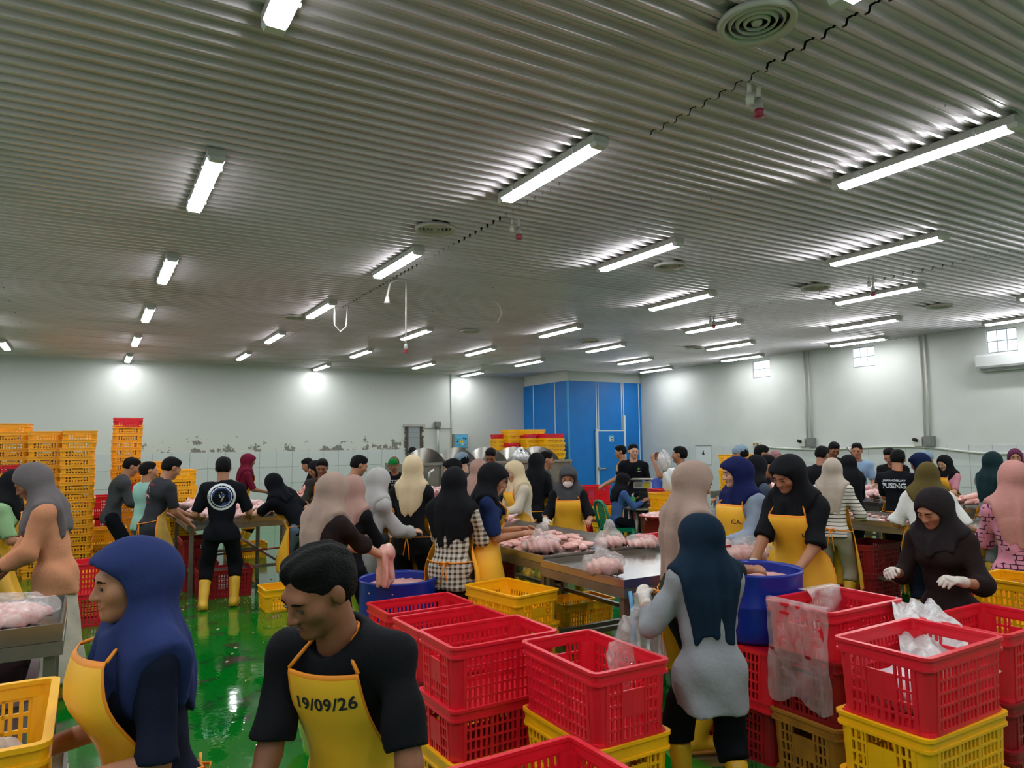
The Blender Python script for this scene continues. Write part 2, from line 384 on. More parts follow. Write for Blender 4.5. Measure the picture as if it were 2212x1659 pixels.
M_steel_dull = mat('dull_steel', srgb(140, 136, 126), 0.42, 0.8, 0.2, 4.0, 0.05, 30)
b = MB(); b.box(-.50, -.11, 1.02, -.44, -.05, 1.10); b.tube([(-.46, -.10, 1.05), (-.30, -.12, 1.05), (-.18, -.11, 1.06)], .018); b.build('door_handle', M_steel, door)
# ------------------------------------------------------------------ fittings on the back wall
M_grey = mat('grey_plastic', srgb(120, 122, 120), 0.55)
M_pvc = mat('pvc_pipe', srgb(206, 206, 198), 0.5)
def pipe(name, pts, r, m, label, cat='pipe', n=8):
    b = MB(); b.tube(pts, r, n); return tag(b.build(name, m), label, cat)
pipe('conduit', [(8.86, WY - .03, CEIL), (8.86, WY - .03, 1.5)], .018, M_pvc, 'thin vertical conduit on the back wall left of the blue panel box')
pipe('conduit', [(7.95, WY - .03, 2.24), (8.86, WY - .03, 2.24)], .010, M_grey, 'thin horizontal cable running from the wall opening to the conduit')
b = MB(); b.tube([(0, 0, 0), (0, 0, -.75)], .035); fx = empty('wall_lamp', (8.41, WY - .07, 2.27)); tag(fx, 'small grey box on a white pipe on the back wall', 'fixture')
b.build('pipe', M_pvc, fx); b = MB(); b.box(-.09, -.07, 0.0, .07, .06, .15); b.box(-.04, -.05, -.06, .05, .04, .0); b.build('housing', M_grey, fx)
pb = empty('control_panel', (9.1, WY - .1, 1.87)); tag(pb, 'light blue electric control panel with warning triangle on the back wall', 'control panel')
b = MB(); b.box(-.21, -.06, -.2, .21, .1, .2); b.build('housing', mat('panel_grey', srgb(150, 155, 155), .5), pb)
b = MB(); b.box(-.185, -.068, -.18, .2, -.06, .185); b.build('panel_door', mat('panel_blue', srgb(92, 180, 222), .45), pb)
b = MB(); b.add([(-.06, -.072, -.05), (.07, -.072, -.05), (.005, -.072, .08)], [(0, 1, 2)]); b.build('warning_triangle', mat('warn_yellow', srgb(230, 200, 40), .5), pb)
b = MB(); b.box(-.001, -.075, -.005, .011, -.072, .04); b.box(-.001, -.075, -.03, .011, -.072, -.018); b.build('warning_mark', M_dark, pb)
for (xx, zz, c) in [(-.13, .07, (60, 220, 160)), (-.13, -.09, (60, 220, 160)), (-.06, .09, (215, 215, 205)), (.06, .09, (40, 45, 50)), (-.06, -.1, (200, 60, 50)), (.04, -.1, (220, 225, 225)), (.11, -.1, (200, 60, 50)), (-.13, -.01, (30, 40, 90)), (.13, .07, (30, 40, 90))]:
    b = MB(); b.tube([(xx, -.068, zz), (xx, -.085, zz)], .018, 10); b.build('button', mat('btn_%d%d%d' % c, srgb(*c), .4), pb)
# opening with a man in a cap behind it
wo = empty('window_9', (7.71, WY - .02, 1.90)); tag(wo, 'narrow opening with crumbled plaster edge in the back wall', 'window', kind='structure')
b = MB(); b.box(-.17, -.012, -.42, .17, -.004, .38); b.build('opening_panel', mat('opening_grey', srgb(150, 156, 158), .35), wo)
for zz in (.08, .22): 
    b = MB(); b.box(-.17, -.016, zz, .17, -.012, zz + .012); b.build('louvre_line', mat('opening_line', srgb(120, 126, 130), .5), wo)
b = MB(); b.box(-.32, -.05, .38, .32, .0, .44); b.build('lintel', M_steel, wo)
b = MB()
rr = random.Random(3)
for sx in (-1, 1):
    for k in range(22):
        zz = -.42 + k*.037; w = .05 + .07*rr.random()
        x0_ = sx*.17; x1_ = sx*(.17 + w)
        b.box(min(x0_, x1_), -.022, zz, max(x0_, x1_), -.004, zz + .04)
b.build('broken_plaster', mat('broken_plaster', srgb(92, 84, 72), .95, 0, .4, 18), wo)
# ------------------------------------------------------------------ right wall fittings
for (ya, yb, n) in ((10.42, 10.30, 'far'), (7.79, 7.69, 'near')):
    for (yy, q) in ((ya, 'left'), (yb, 'right')):
        pipe('conduit', [(WX - .03, yy, CEIL), (WX - .03, yy, 1.78)], .018, M_pvc, '%s of the two upright conduits of the %s pair on the right wall' % (q, n))
    o = empty('switch_box', (WX, yb, 1.73)); tag(o, 'grey switch box at the foot of the %s conduit pair' % n, 'switch box')
    b = MB(); b.box(-.11, -.09, -.1, 0, .09, .1); b.build('housing', M_grey, o)
    b = MB(); b.box(-.118, -.06, -.07, -.11, .06, .07); b.build('cover', M_grey, o)
    o = empty('socket', (WX, ya + .12, 1.73)); tag(o, 'white plug socket with black plug beside the %s conduit pair' % n, 'socket')
    b = MB(); b.box(-.08, -.08, -.09, 0, .08, .09); b.build('housing', M_pvc, o)
    b = MB(); b.tube([(-.08, .02, .02), (-.16, .03, .04)], .035); b.build('plug', M_dark, o)
pts = []
for k in range(60):
    y = 11.8 - k*.16; pts.append((WX - .035, y, 1.60 + .03*math.sin(y*1.7) - (.07 if 5 < y < 8 else 0)*math.sin((y - 5)*PI/3)**2))
pipe('hose', pts, .022, M_pvc, 'white hose sagging along the right wall above the tiles', 'hose')
o = empty('wall_socket', (WX, 11.85, 1.70)); tag(o, 'small cream socket at the far end of the white wall hose', 'socket')
b = MB(); b.box(-.05, -.12, -.05, 0, .12, .05); b.build('plate', M_pvc, o)
b = MB(); b.box(-.056, -.08, -.03, -.05, -.02, .03); b.box(-.056, .02, -.03, -.05, .08, .03); b.build('sockets', mat('socket_ochre', srgb(150, 110, 50), .5), o)
ac = empty('air_conditioner', (WX, 6.2, 3.12)); tag(ac, 'white split air conditioner under the nearest window on the right wall', 'air conditioner')
b = MB(); P = [(0, -.15), (-.17, -.15), (-.22, -.06), (-.22, .11), (-.18, .15), (0, .15)]
V = [(p[0], -.5, p[1]) for p in P] + [(p[0], .5, p[1]) for p in P]; n = len(P)
b.add(V, [(i, (i+1) % n, n + (i+1) % n, n + i) for i in range(n)] + [tuple(range(n-1, -1, -1)), tuple(range(n, 2*n))]); b.build('housing', mat('ac_white', srgb(205, 208, 206), .4), ac)
for k in range(3):
    b = MB(); b.box(-.225 + .018*k, -.44, -.10 - .02*k, -.2 + .018*k, .44, -.092 - .02*k); b.build('louvre', M_grey, ac)
b = MB(); b.box(-.225, -.48, .07, -.219, -.38, .11); b.build('badge', mat('ac_badge', srgb(160, 175, 175), .4), ac)
sheet = empty('notice_sheet', (WX - .013, 13.6, 1.44)); tag(sheet, 'white sheet with a small black bird shape on the right wall tiles', 'notice')
b = MB(); b.box(-.012, -.26, -.26, 0, .26, .22); b.build('sheet', mat('sheet_white', srgb(214, 218, 218), .6), sheet)
b = MB(); b.box(-.02, -.28, .22, 0, .28, .235); b.build('rail', M_grey, sheet)
b = MB(); b.add([(-.014, .05, .0), (-.014, -.07, -.02), (-.014, -.03, .02), (-.014, -.01, .12), (-.014, .03, .05)], [(0, 1, 2), (0, 2, 3, 4)]); b.build('black_mark', M_dark, sheet)
# ------------------------------------------------------------------ power plugs hanging from the ceiling seams
M_plugw = mat('plug_white', srgb(226, 222, 214), 0.45); M_plugg = mat('plug_grey', srgb(170, 172, 172), 0.45); M_plugr = mat('plug_red', srgb(150, 40, 62), 0.45)
def plug_pair(x, y, lab, drop=0.0, short=True):
    o = empty('ceiling_plug', (x, y, CEIL)); tag(o, lab, 'power socket', 'power sockets hanging from the ceiling')
    z = -drop
    b = MB(); b.tube([(.035, -.01, .02), (.036, 0, -.06 + z)], .012 if short else .010); b.build('stem', M_plugw, o)
    if short:
        b = MB(); b.tube([(-.035, .0, .02), (-.037, 0, -.05)], .012); b.build('stem', M_plugw, o)
        b = MB(); b.lathe([(.014, 0), (.023, -.025), (.021, -.065)], (-.037, 0, -.05), 12); b.build('white_socket', M_plugw, o)
    b = MB(); b.lathe([(.015, 0), (.024, -.025), (.024, -.07)], (.036, 0, -.06 + z), 12); b.build('grey_socket', M_plugg, o)
    b = MB(); b.lathe([(.026, 0), (.028, -.02), (.024, -.025), (.031, -.04), (.029, -.045)], (.036, 0, -.128 + z), 12); b.build('red_cap', M_plugr, o)
plug_pair(3.17, 2.62, 'white and red power socket pair hanging nearest the camera')
plug_pair(3.22, 5.33, 'white and red power socket pair hanging by the left ceiling seam beyond the near light')
plug_pair(3.22, 7.99, 'red capped socket on a long white cable hanging over the left tables', 0.72, False)
b = MB(); b.tube([(3.15, 7.99, CEIL), (3.06, 8.0, CEIL - .05), (3.02, 8.0, CEIL - .22)], .014); b.tube([(3.02, 8.0, CEIL - .22), (3.02, 8.0, CEIL - .3)], [.02, .04]); tag(b.build('ceiling_cable', M_plugw), 'short white cable end beside the long hanging red socket', 'cable')
plug_pair(8.59, 8.11, 'grey power socket hanging above a tube light at the right seam', 0.0)
plug_pair(8.28, 5.19, 'red capped socket hanging over the fifth light row on the right', 0.05)
b = MB(); b.tube([(2.95, 9.9, CEIL), (2.95, 9.9, CEIL - .28), (3.03, 9.9, CEIL - .38), (3.12, 9.9, CEIL - .3), (3.14, 9.9, CEIL)], .012); tag(b.build('ceiling_cable', M_plugw), 'thin white loop of cable hanging from the ceiling on the left', 'cable')
b = MB(); b.tube([(4.82, 8.56, CEIL), (4.9, 8.56, CEIL - .08), (4.93, 8.56, CEIL - .18), (4.86, 8.56, CEIL - .3)], .012); tag(b.build('ceiling_cable', M_plugw), 'bent white wire hook hanging where a light is missing', 'cable')
b = MB(); b.tube([(13.5, 4.6, CEIL), (13.5, 4.6, CEIL - .04)], .06, 14); b.tube([(13.5, 4.6, CEIL - .04), (13.5, 4.6, CEIL - .08)], .03, 10); tag(b.build('smoke_detector', M_plugw), 'small round white detector on the ceiling at the right edge', 'detector')
# ================================================================== smooth solid shapes (distance fields -> one skin)
F4 = np.float32
def V3(*a): return np.array(a if len(a) > 1 else a[0], dtype=np.float64)
def nrm(v): v = np.asarray(v, float); return v / (np.linalg.norm(v) + 1e-12)
class Sdf:
    def __init__(s): s.ops = []; s.lo = V3(9., 9., 9.); s.hi = -s.lo
    def _b(s, pts, r):
        for p in pts: s.lo = np.minimum(s.lo, np.asarray(p) - r); s.hi = np.maximum(s.hi, np.asarray(p) + r)
    def cone(s, a, b, ra, rb=None, k=.02, ax=None, sc=1.0, cut=None, op='u'):
        rb = ra if rb is None else rb
        if op == 'u': s._b([a, b], max(ra, rb) * max(1, sc))
        s.ops.append(('c', np.asarray(a, F4), np.asarray(b, F4), ra, rb, k, None if ax is None else np.asarray(ax, F4), sc, cut, op)); return s
    def ell(s, c, r, k=.02, R=None, op='u', cut=None):
        if op == 'u': s._b([c], max(r))
        s.ops.append(('e', np.asarray(c, F4), np.asarray(r, F4), k, None if R is None else np.asarray(R, F4), op, cut)); return s
    def plane(s, p, n): s.ops.append(('p', np.asarray(p, F4), np.asarray(nrm(n), F4))); return s
    def __call__(s, P):
        D = None
        for o in s.ops:
            if o[0] == 'p':
                D = np.maximum(D, (P - o[1]) @ o[2]); continue
            if o[0] == 'c':
                _, a, b, ra, rb, k, ax, sc, cut, op = o
                ab = b - a; L2 = float(ab @ ab) + 1e-9
                q = P - a; t = np.clip((q @ ab) / L2, 0, 1)
                q = q - t[:, None] * ab
                if ax is not None:
                    q = q + ((q @ ax) * (1.0 / sc - 1.0))[:, None] * ax
                d = np.sqrt((q * q).sum(1)) - (ra + (rb - ra) * t)
                if ax is not None and sc < 1: d = d * (0.5 + 0.5 * sc)
            else:
                _, c, r, k, R, op, cut = o
                q = P - c
                if R is not None: q = q @ R.T
                q = q / r; ln = np.sqrt((q * q).sum(1)); d = (ln - 1) * float(r.min() * .5 + r.mean() * .5)
            if cut is not None:
                for (cp, cn) in cut: d = np.maximum(d, (P - np.asarray(cp, F4)) @ np.asarray(cn, F4))
            if D is None: D = d; continue
            if op == 'u':
                if k <= 0: D = np.minimum(D, d)
                else:
                    h = np.clip(.5 + .5 * (D - d) / k, 0, 1); D = D + (d - D) * h - k * h * (1 - h)
            elif op == 's':
                kk = max(k, 1e-4); h = np.clip(.5 - .5 * (D + d) / kk, 0, 1); D = D + (-d - D) * h + kk * h * (1 - h)
            elif op == 'i': D = np.maximum(D, d)
        return D
def polygonize(fn, lo, hi, h):
    """surface nets on a narrow band; returns verts (N,3), quads (M,4)"""
    lo = np.asarray(lo, float) - 2*h; hi = np.asarray(hi, float) + 2*h
    nc = np.maximum(np.ceil((hi - lo) / (4*h)).astype(int), 1)
    cc = [lo[i] + (np.arange(nc[i]) + .5) * 4*h for i in range(3)]
    G = np.stack(np.meshgrid(*cc, indexing='ij'), -1).reshape(-1, 3).astype(F4)
    dc = fn(G).reshape(nc)
    act = np.abs(dc) < 4*h*1.35
    n = nc*4 + 1
    rep = lambda A: np.repeat(np.repeat(np.repeat(A, 4, 0), 4, 1), 4, 2)
    sg = rep(dc < 0)
    D = np.full(n, 1.0, F4); D[:-1, :-1, :-1][sg] = -1.0
    M = np.zeros(n, bool); m = rep(act)
    for dx in (0, 1):
        for dy in (0, 1):
            for dz in (0, 1): M[dx:n[0]-1+dx, dy:n[1]-1+dy, dz:n[2]-1+dz] |= m
    idx = np.nonzero(M.ravel())[0]
    ii = np.stack(np.unravel_index(idx, n), -1)
    P = (lo + ii*h).astype(F4)
    D.ravel()[idx] = fn(P)
    S = D < 0
    c = [(0,0,0),(1,0,0),(0,1,0),(1,1,0),(0,0,1),(1,0,1),(0,1,1),(1,1,1)]
    cnt = np.zeros(n-1, np.int8)
    for q in c: cnt += S[q[0]:n[0]-1+q[0], q[1]:n[1]-1+q[1], q[2]:n[2]-1+q[2]]
    cells = np.stack(np.nonzero((cnt > 0) & (cnt < 8)), -1)
    if len(cells) == 0: return np.zeros((0, 3)), np.zeros((0, 4), int)
    vals = np.stack([D[cells[:,0]+q[0], cells[:,1]+q[1], cells[:,2]+q[2]] for q in c], -1)
    E = [(0,1),(2,3),(4,5),(6,7),(0,2),(1,3),(4,6),(5,7),(0,4),(1,5),(2,6),(3,7)]
    acc = np.zeros((len(cells), 3)); w = np.zeros(len(cells)); ca = np.array(c, float)
    for (a, b) in E:
        va, vb = vals[:, a], vals[:, b]; x = (va < 0) != (vb < 0)
        t = np.where(x, va/(va - vb + 1e-12), 0)
        acc += np.where(x[:, None], ca[a] + (ca[b]-ca[a])*t[:, None], 0); w += x
    verts = lo + (cells + acc/w[:, None])*h
    lut = np.full(n-1, -1, np.int64); lut[cells[:,0], cells[:,1], cells[:,2]] = np.arange(len(cells))
    quads = []
    for ax in range(3):
        sl0 = [slice(None)]*3; sl1 = [slice(None)]*3; sl0[ax] = slice(0, -1); sl1[ax] = slice(1, None)
        s0, s1 = S[tuple(sl0)], S[tuple(sl1)]
        e = np.stack(np.nonzero(s0 != s1), -1)
        o1, o2 = (ax+1) % 3, (ax+2) % 3
        ok = (e[:, o1] > 0) & (e[:, o2] > 0) & (e[:, o1] < n[o1]-1) & (e[:, o2] < n[o2]-1); e = e[ok]
        def cell(d1, d2):
            q = e.copy(); q[:, o1] += d1; q[:, o2] += d2; return lut[q[:,0], q[:,1], q[:,2]]
        q4 = np.stack([cell(-1,-1), cell(0,-1), cell(0,0), cell(-1,0)], -1)
        fl = ~s0[e[:,0], e[:,1], e[:,2]]
        q4[fl] = q4[fl][:, ::-1]
        quads.append(q4[(q4 >= 0).all(1)])
    return verts, np.concatenate(quads)
class Skin:
    """gathers polygonized shells and small shapes into one mesh with material slots"""
    def __init__(s): s.v = []; s.f = []; s.m = []; s.n = 0
    def add(s, v, f, mi=0):
        v = np.asarray(v, float)
        if len(v) == 0: return
        s.v.append(v); s.f += [tuple(int(i)+s.n for i in q) for q in f]; s.m += [mi]*len(f); s.n += len(v)
    def sdf(s, fn, lo, hi, h, mi=0): v, f = polygonize(fn, lo, hi, h); s.add(v, f.tolist(), mi)
    def ellipsoid(s, c, r, R, mi, nu=10, nv=6):
        V = []; F = []
        for j in range(nv+1):
            ph = PI*j/nv
            for i in range(nu):
                th = 2*PI*i/nu; V.append((r[0]*math.sin(ph)*math.cos(th), r[1]*math.sin(ph)*math.sin(th), r[2]*math.cos(ph)))
        for j in range(nv):
            for i in range(nu): F.append((j*nu+i, (j+1)*nu+i, (j+1)*nu+(i+1) % nu, j*nu+(i+1) % nu))
        s.add(np.asarray(V) @ np.asarray(R) + np.asarray(c), F, mi)
    def mesh(s, name, mats):
        me = bpy.data.meshes.new(name)
        if s.n: me.from_pydata(np.concatenate(s.v).tolist(), [], s.f)
        for m in (mats if isinstance(mats, (list, tuple)) else [mats]): me.materials.append(m)
        me.polygons.foreach_set('material_index', s.m); me.polygons.foreach_set('use_smooth', [True]*len(s.f))
        me.update(); return me
def folds(amp, seed, fx=9., fy=7., fz=16.):
    r = random.Random(seed); ph = [r.uniform(0, 6.3) for _ in range(6)]
    def f(P):
        x, y, z = P[:, 0], P[:, 1], P[:, 2]
        return amp*(np.sin(x*fx*2.1 + z*fz*.8 + ph[0])*np.sin(y*fy*1.7 - z*fz*.5 + ph[1]) + .6*np.sin(x*fx*3 - y*fy*2.2 + z*fz*1.6 + ph[2]))
    return f
# ================================================================== people
def rotv(v, axis, ang):
    a = nrm(axis); c, s_ = math.cos(ang), math.sin(ang)
    return v*c + np.cross(a, v)*s_ + a*np.dot(a, v)*(1-c)
def ik(a, t, l1, l2, hint):
    d = t - a; L = np.linalg.norm(d); mx = (l1+l2)*.995
    if L > mx: t = a + d/L*mx; d = t - a; L = mx
    if L < abs(l1-l2)+.03: L = abs(l1-l2)+.03; t = a + nrm(d)*L; d = t-a
    u = d/L; ca = (l1*l1 + L*L - l2*l2)/(2*l1*L); ca = max(-1, min(1, ca))
    h = hint - u*np.dot(hint, u); h = nrm(h)
    return a + u*(l1*ca) + h*(l1*math.sqrt(max(0, 1-ca*ca))), t
D2R = PI/180
class Pose: pass
def skeleton(H, male, lean=0, side=0, twist=0, hpitch=10, hyaw=0, htilt=0, seat=False, hands=None, feet=None, girth=1.0, elbow=0.28):
    girth = 1 + (girth-1)*.6
    s = Pose(); s.H = H; s.m = m = H/1.6; s.g = girth; s.male = male
    X, Y, Z = V3(1., 0, 0), V3(0, 1., 0), V3(0, 0, 1.)
    P = V3(0, 0, .505*H) if not seat else V3(0, 0, .535)
    def tdir(a): 
        v = rotv(Z, X, -a*D2R); return rotv(v, Y, side*D2R*(a/lean if lean else 1))
    if lean > 12: P = P + V3(0, -.10*H*math.sin(lean*D2R), 0)
    T1 = rotv(rotv(Z, X, -lean*.75*D2R), Y, side*.8*D2R); T2 = rotv(rotv(Z, X, -lean*1.05*D2R), Y, side*D2R)
    Fw = rotv(rotv(Y, X, -lean*1.05*D2R), Y, side*D2R)
    Rt = np.cross(Fw, T2)
    Rt = rotv(Rt, T2, twist*D2R); Fw = rotv(Fw, T2, twist*D2R)
    W = P + T1*.12*H; Cc = W + T2*.11*H; N = Cc + T2*.085*H
    s.P, s.W, s.C, s.N, s.T1, s.T2, s.F, s.R = P, W, Cc, N, T1, T2, Fw, Rt
    sw = (.108 if male else .090)*H
    s.sh = [N - T2*.036*H - Rt*sw, N - T2*.036*H + Rt*sw]          # 0 = left, 1 = right
    T3 = rotv(rotv(Z, X, -(lean*.75 + hpitch*.45)*D2R), Y, (side*.8+htilt*.5)*D2R)
    HP = lean*.55 + hpitch
    hx, hf, hz = X, Y, Z
    R_ = lambda v: rotv(rotv(rotv(rotv(v, Y, htilt*D2R), X, -HP*D2R), Y, side*.8*D2R), T3, (-hyaw + twist)*D2R)
    s.hR = np.stack([R_(X), R_(Y), R_(Z)])                           # rows: head axes
    s.hs = hs = (H/1.62)**.6 * (1.02 if male else 0.98)
    nb = N + T3*.035*H
    s.hc = nb + s.hR[2]*.098*hs + s.hR[1]*.012*hs + T3*.012*H
    s.nb = nb; s.T3 = T3
    s.top = s.hc + s.hR[2]*.112*hs
    # arms
    l1, l2 = .172*H, .152*H
    s.el = []; s.wr = []; s.hd = []
    for i, sg in ((0, -1), (1, 1)):
        t = hands[i] if hands and hands[i] is not None else None
        if t is None: t = s.sh[i] + V3(sg*.05, .06, -.55*H/1.0*.55)
        else: t = V3(*t)
        e, t2 = ik(s.sh[i], t, l1, l2, V3(sg*elbow, -.5, -.55)); s.el.append(e); s.wr.append(t2)
        s.hd.append(nrm(t2 - e))
    # legs
    s.hip = [P + V3(-.056*H, 0, -.012*H), P + V3(.056*H, 0, -.012*H)]
    ft = feet or [(-.105, .0), (.105, .02)]
    s.an = []; s.kn = []; s.ft = ft
    for i in (0, 1):
        f_ = ft[i]; a = V3(f_[0], f_[1], .055*H + (f_[2] if len(f_) > 2 else 0))
        k, a2 = ik(s.hip[i], a, .245*H, .235*H, V3((-.15, .15)[i], 1, .15)); s.kn.append(k); s.an.append(a2)
    return s
def torso_ops(S, s, o, legs=False, arms=None, k=.045, bust=True, shoulder=0.0):
    """torso of offset o; arms: fraction list along the arm (0..2) where sleeves end"""
    m, g = s.m, s.g; fl = .74
    S.cone(s.P + s.T1*(-.01), s.W, .116*m*g + o*.8, .102*m*g + o*.8, k, s.F, fl)
    S.cone(s.hip[0]*.75 + s.hip[1]*.25, s.hip[1]*.75 + s.hip[0]*.25, .094*m*g + o*.9, None, k, s.F, .95)
    S.cone(s.W, s.C, .102*m*g + o*.8, .120*m*g + o*.8, k, s.F, fl)
    S.cone(s.C, s.N - s.T2*.02*m, .120*m*g + o*.8, .062*m + o*.7, k, s.F, .72)
    S.cone(s.sh[0], s.sh[1], .042*m + o*.7, None, k, s.F, 1.0)
    for i in (0, 1): S.cone(s.N - s.T2*.012*m, s.sh[i], .046*m + o*.5, .044*m + o*.7, k)
    if not s.male and bust:
        for sg in (-1, 1): S.ell(s.C + s.R*sg*.062*m + s.F*.072*m*g + s.T2*(-.005*m), (.062*m + o*.6,)*3, .05)
    if s.male: S.ell(s.C - s.F*.02*m + s.T2*.03, (.146*m + o, .098*m + o, .12*m + o), .06, np.stack([s.R, s.F, s.T2]))
    return S
def sleeve_ops(S, s, o, end, k=.035, loose=0.0):
    m = s.m
    for i in (0, 1):
        e = end if not hasattr(end, '__len__') else end[i]
        if e <= 0: continue
        u = nrm(s.el[i] - s.sh[i]); l1 = np.linalg.norm(s.el[i]-s.sh[i]); f = nrm(s.wr[i] - s.el[i]); l2 = np.linalg.norm(s.wr[i]-s.el[i])
        if e <= 1:
            c = s.sh[i] + u*l1*e
            S.cone(s.sh[i], s.sh[i] + u*(l1*e + .05), .044*m + o*.8, .045*m + o + loose, k, cut=[(c, u)])
        else:
            c = s.el[i] + f*l2*(e-1)
            S.cone(s.sh[i], s.el[i], .044*m + o*.8, .042*m + o + loose*.5, k)
            S.cone(s.el[i], c + f*.05, .042*m + o + loose*.5, .031*m + o + loose*.7, k*.6, cut=[(c, f)])
    return S
def head_sdf(s):
    S = Sdf(); c, R, q = s.hc, s.hR, s.hs
    g = lambda x, y, z: c + (R[0]*x + R[1]*y + R[2]*z)*q
    r = lambda *a: tuple(v*q for v in a)
    S.ell(g(0, -.014, .032), r(.075, .094, .080), .02, R)
    S.ell(g(0, .028, -.028), r(.061, .064, .080), .03*q, R)
    S.cone(g(0, .015, -.062), g(0, .06, -.088), .046*q, .024*q, .03*q, R[0], 1.08)
    for sg in (-1, 1): S.ell(g(sg*.04, .055, -.022), r(.026, .026, .024), .025*q, R)
    S.cone(g(-.032, .078, .022), g(.032, .078, .022), .013*q, None, .02*q)
    for sg in (-1, 1): S.ell(g(sg*.032, .098, .002), r(.018, .012, .010), .012*q, R, 's')
    for sg in (-1, 1): S.ell(g(sg*.031, .076, .001), r(.0145, .0135, .0125), .006*q, R)
    S.cone(g(0, .086, .012), g(0, .107, -.028), .008*q, .0115*q, .012*q)
    for sg in (-1, 1): S.ell(g(sg*.0125, .097, -.031), r(.0095, .010, .0075), .008*q, R)
    S.cone(g(-.017, .083, -.055), g(.017, .083, -.055), .0095*q, None, .008*q)
    S.cone(g(-.014, .082, -.066), g(.014, .082, -.066), .0098*q, None, .008*q)
    S.ell(g(0, .082, -.060), r(.024, .014, .0022), .004*q, R, 's')
    S.ell(g(0, .074, -.089), r(.02, .018, .016), .015*q, R)
    for sg in (-1, 1): S.ell(g(sg*.076, -.008, -.004), r(.011, .02, .031), .008*q, R)
    return S, g, r
def hand_sdf(s, i, grip, glove=0.0, fat=0.0):
    """palm with four fingers of unequal length and a thumb leaving its side"""
    S = Sdf(); m = .93*s.m if s.male else .86*s.m
    w = s.wr[i]; d = s.hd[i]
    sg = (-1, 1)[i]
    # palm faces inwards / down
    down = V3(0, 0, -1.) if abs(d[2]) < .8 else V3(0, -.6, -.2)
    n = nrm(down*0.9 + V3(-sg*.5, 0, 0)); n = nrm(n - d*np.dot(n, d))
    x = np.cross(d, n)*(-sg)                                        # towards the thumb side
    if np.dot(x, V3(-sg, .4, .5)) < 0: x = -x
    S.cone(w - d*.04*m, w + d*.02*m, .025*m + glove, .026*m + glove, .01, n, .8)
    S.cone(w + d*.022*m, w + d*.085*m + x*.004*m, .032*m + glove, .040*m + glove, .012, n, .42)
    lens = (.074, .082, .077, .06)
    for f in range(4):
        b = w + d*(.092 - .006*abs(f-1.3))*m + x*(.031 - .0205*f)*m
        dd = nrm(d + x*(.12 - .08*f)); l = lens[f]*m
        c1 = grip*(.7 + .06*f); c2 = grip*(1.5 + .1*f)
        d1 = nrm(dd*math.cos(c1) + n*math.sin(c1)); d2 = nrm(dd*math.cos(c2) + n*math.sin(c2))
        r0 = (.0092 - .0006*(f == 3))*m + glove + fat
        k1 = b + d1*l*.5; S.cone(b - dd*.012*m, k1, r0*1.02, r0*.94, .006); S.cone(k1, k1 + d2*l*.52, r0*.94, r0*.78, .004)
    t0 = w + d*.03*m + x*.028*m + n*.006*m; t1 = t0 + nrm(d*.75 + x*.75 + n*.35)*.042*m; t2 = t1 + nrm(d*.95 + x*(.25 - .3*grip) + n*(.3 + grip*.5))*.036*m
    S.cone(t0, t1, .0135*m + glove + fat, .0112*m + glove + fat, .012); S.cone(t1, t2, .0112*m + glove + fat, .0088*m + glove + fat, .004)
    return S
SKIN = {}
def skin_mat(tone):
    if tone not in SKIN:
        c = {'light': srgb(206, 158, 130), 'mid': srgb(176, 122, 92), 'dark': srgb(142, 92, 66), 'deep': srgb(104, 63, 43)}[tone]
        SKIN[tone] = mat('skin_' + tone, c, 0.5, 0, 0.10, 14, 0.08, 160, 0.4)
    return SKIN[tone]
M_hair = mat('black_hair', srgb(12, 12, 13), 0.7, 0, 0.3, 30, 0.6, 140, 0.15)
M_brow = mat('brow', srgb(18, 13, 12), 0.9, spec=.1); M_eye = mat('dark_eye', srgb(22, 16, 14), 0.25); M_lip = mat('lip', srgb(150, 78, 74), 0.45); M_eyew = mat('eye_white', srgb(205, 196, 190), 0.3)
M_apron = mat('apron_yellow', srgb(255, 192, 52), 0.42, 0, 0.16, 3.0, 0.15, 14, 0.45)
M_aprond = mat('apron_stained_yellow', srgb(212, 172, 78), 0.5, 0, 0.35, 4.0, 0.15, 14, 0.4)
M_aprono = mat('apron_orange', srgb(240, 160, 20), 0.42, 0, 0.12, 3.0, 0.15, 14, 0.45)
M_trim = mat('apron_trim', srgb(238, 142, 16), 0.6)
M_boot = mat('boot_yellow', srgb(222, 172, 36), 0.38, 0, 0.15, 6.0)
M_sole = mat('boot_sole', srgb(168, 112, 40), 0.6)
M_glove = mat('latex_glove', srgb(214, 204, 194), 0.55, 0, 0.08, 20, 0.2, 60)
BVH = {}
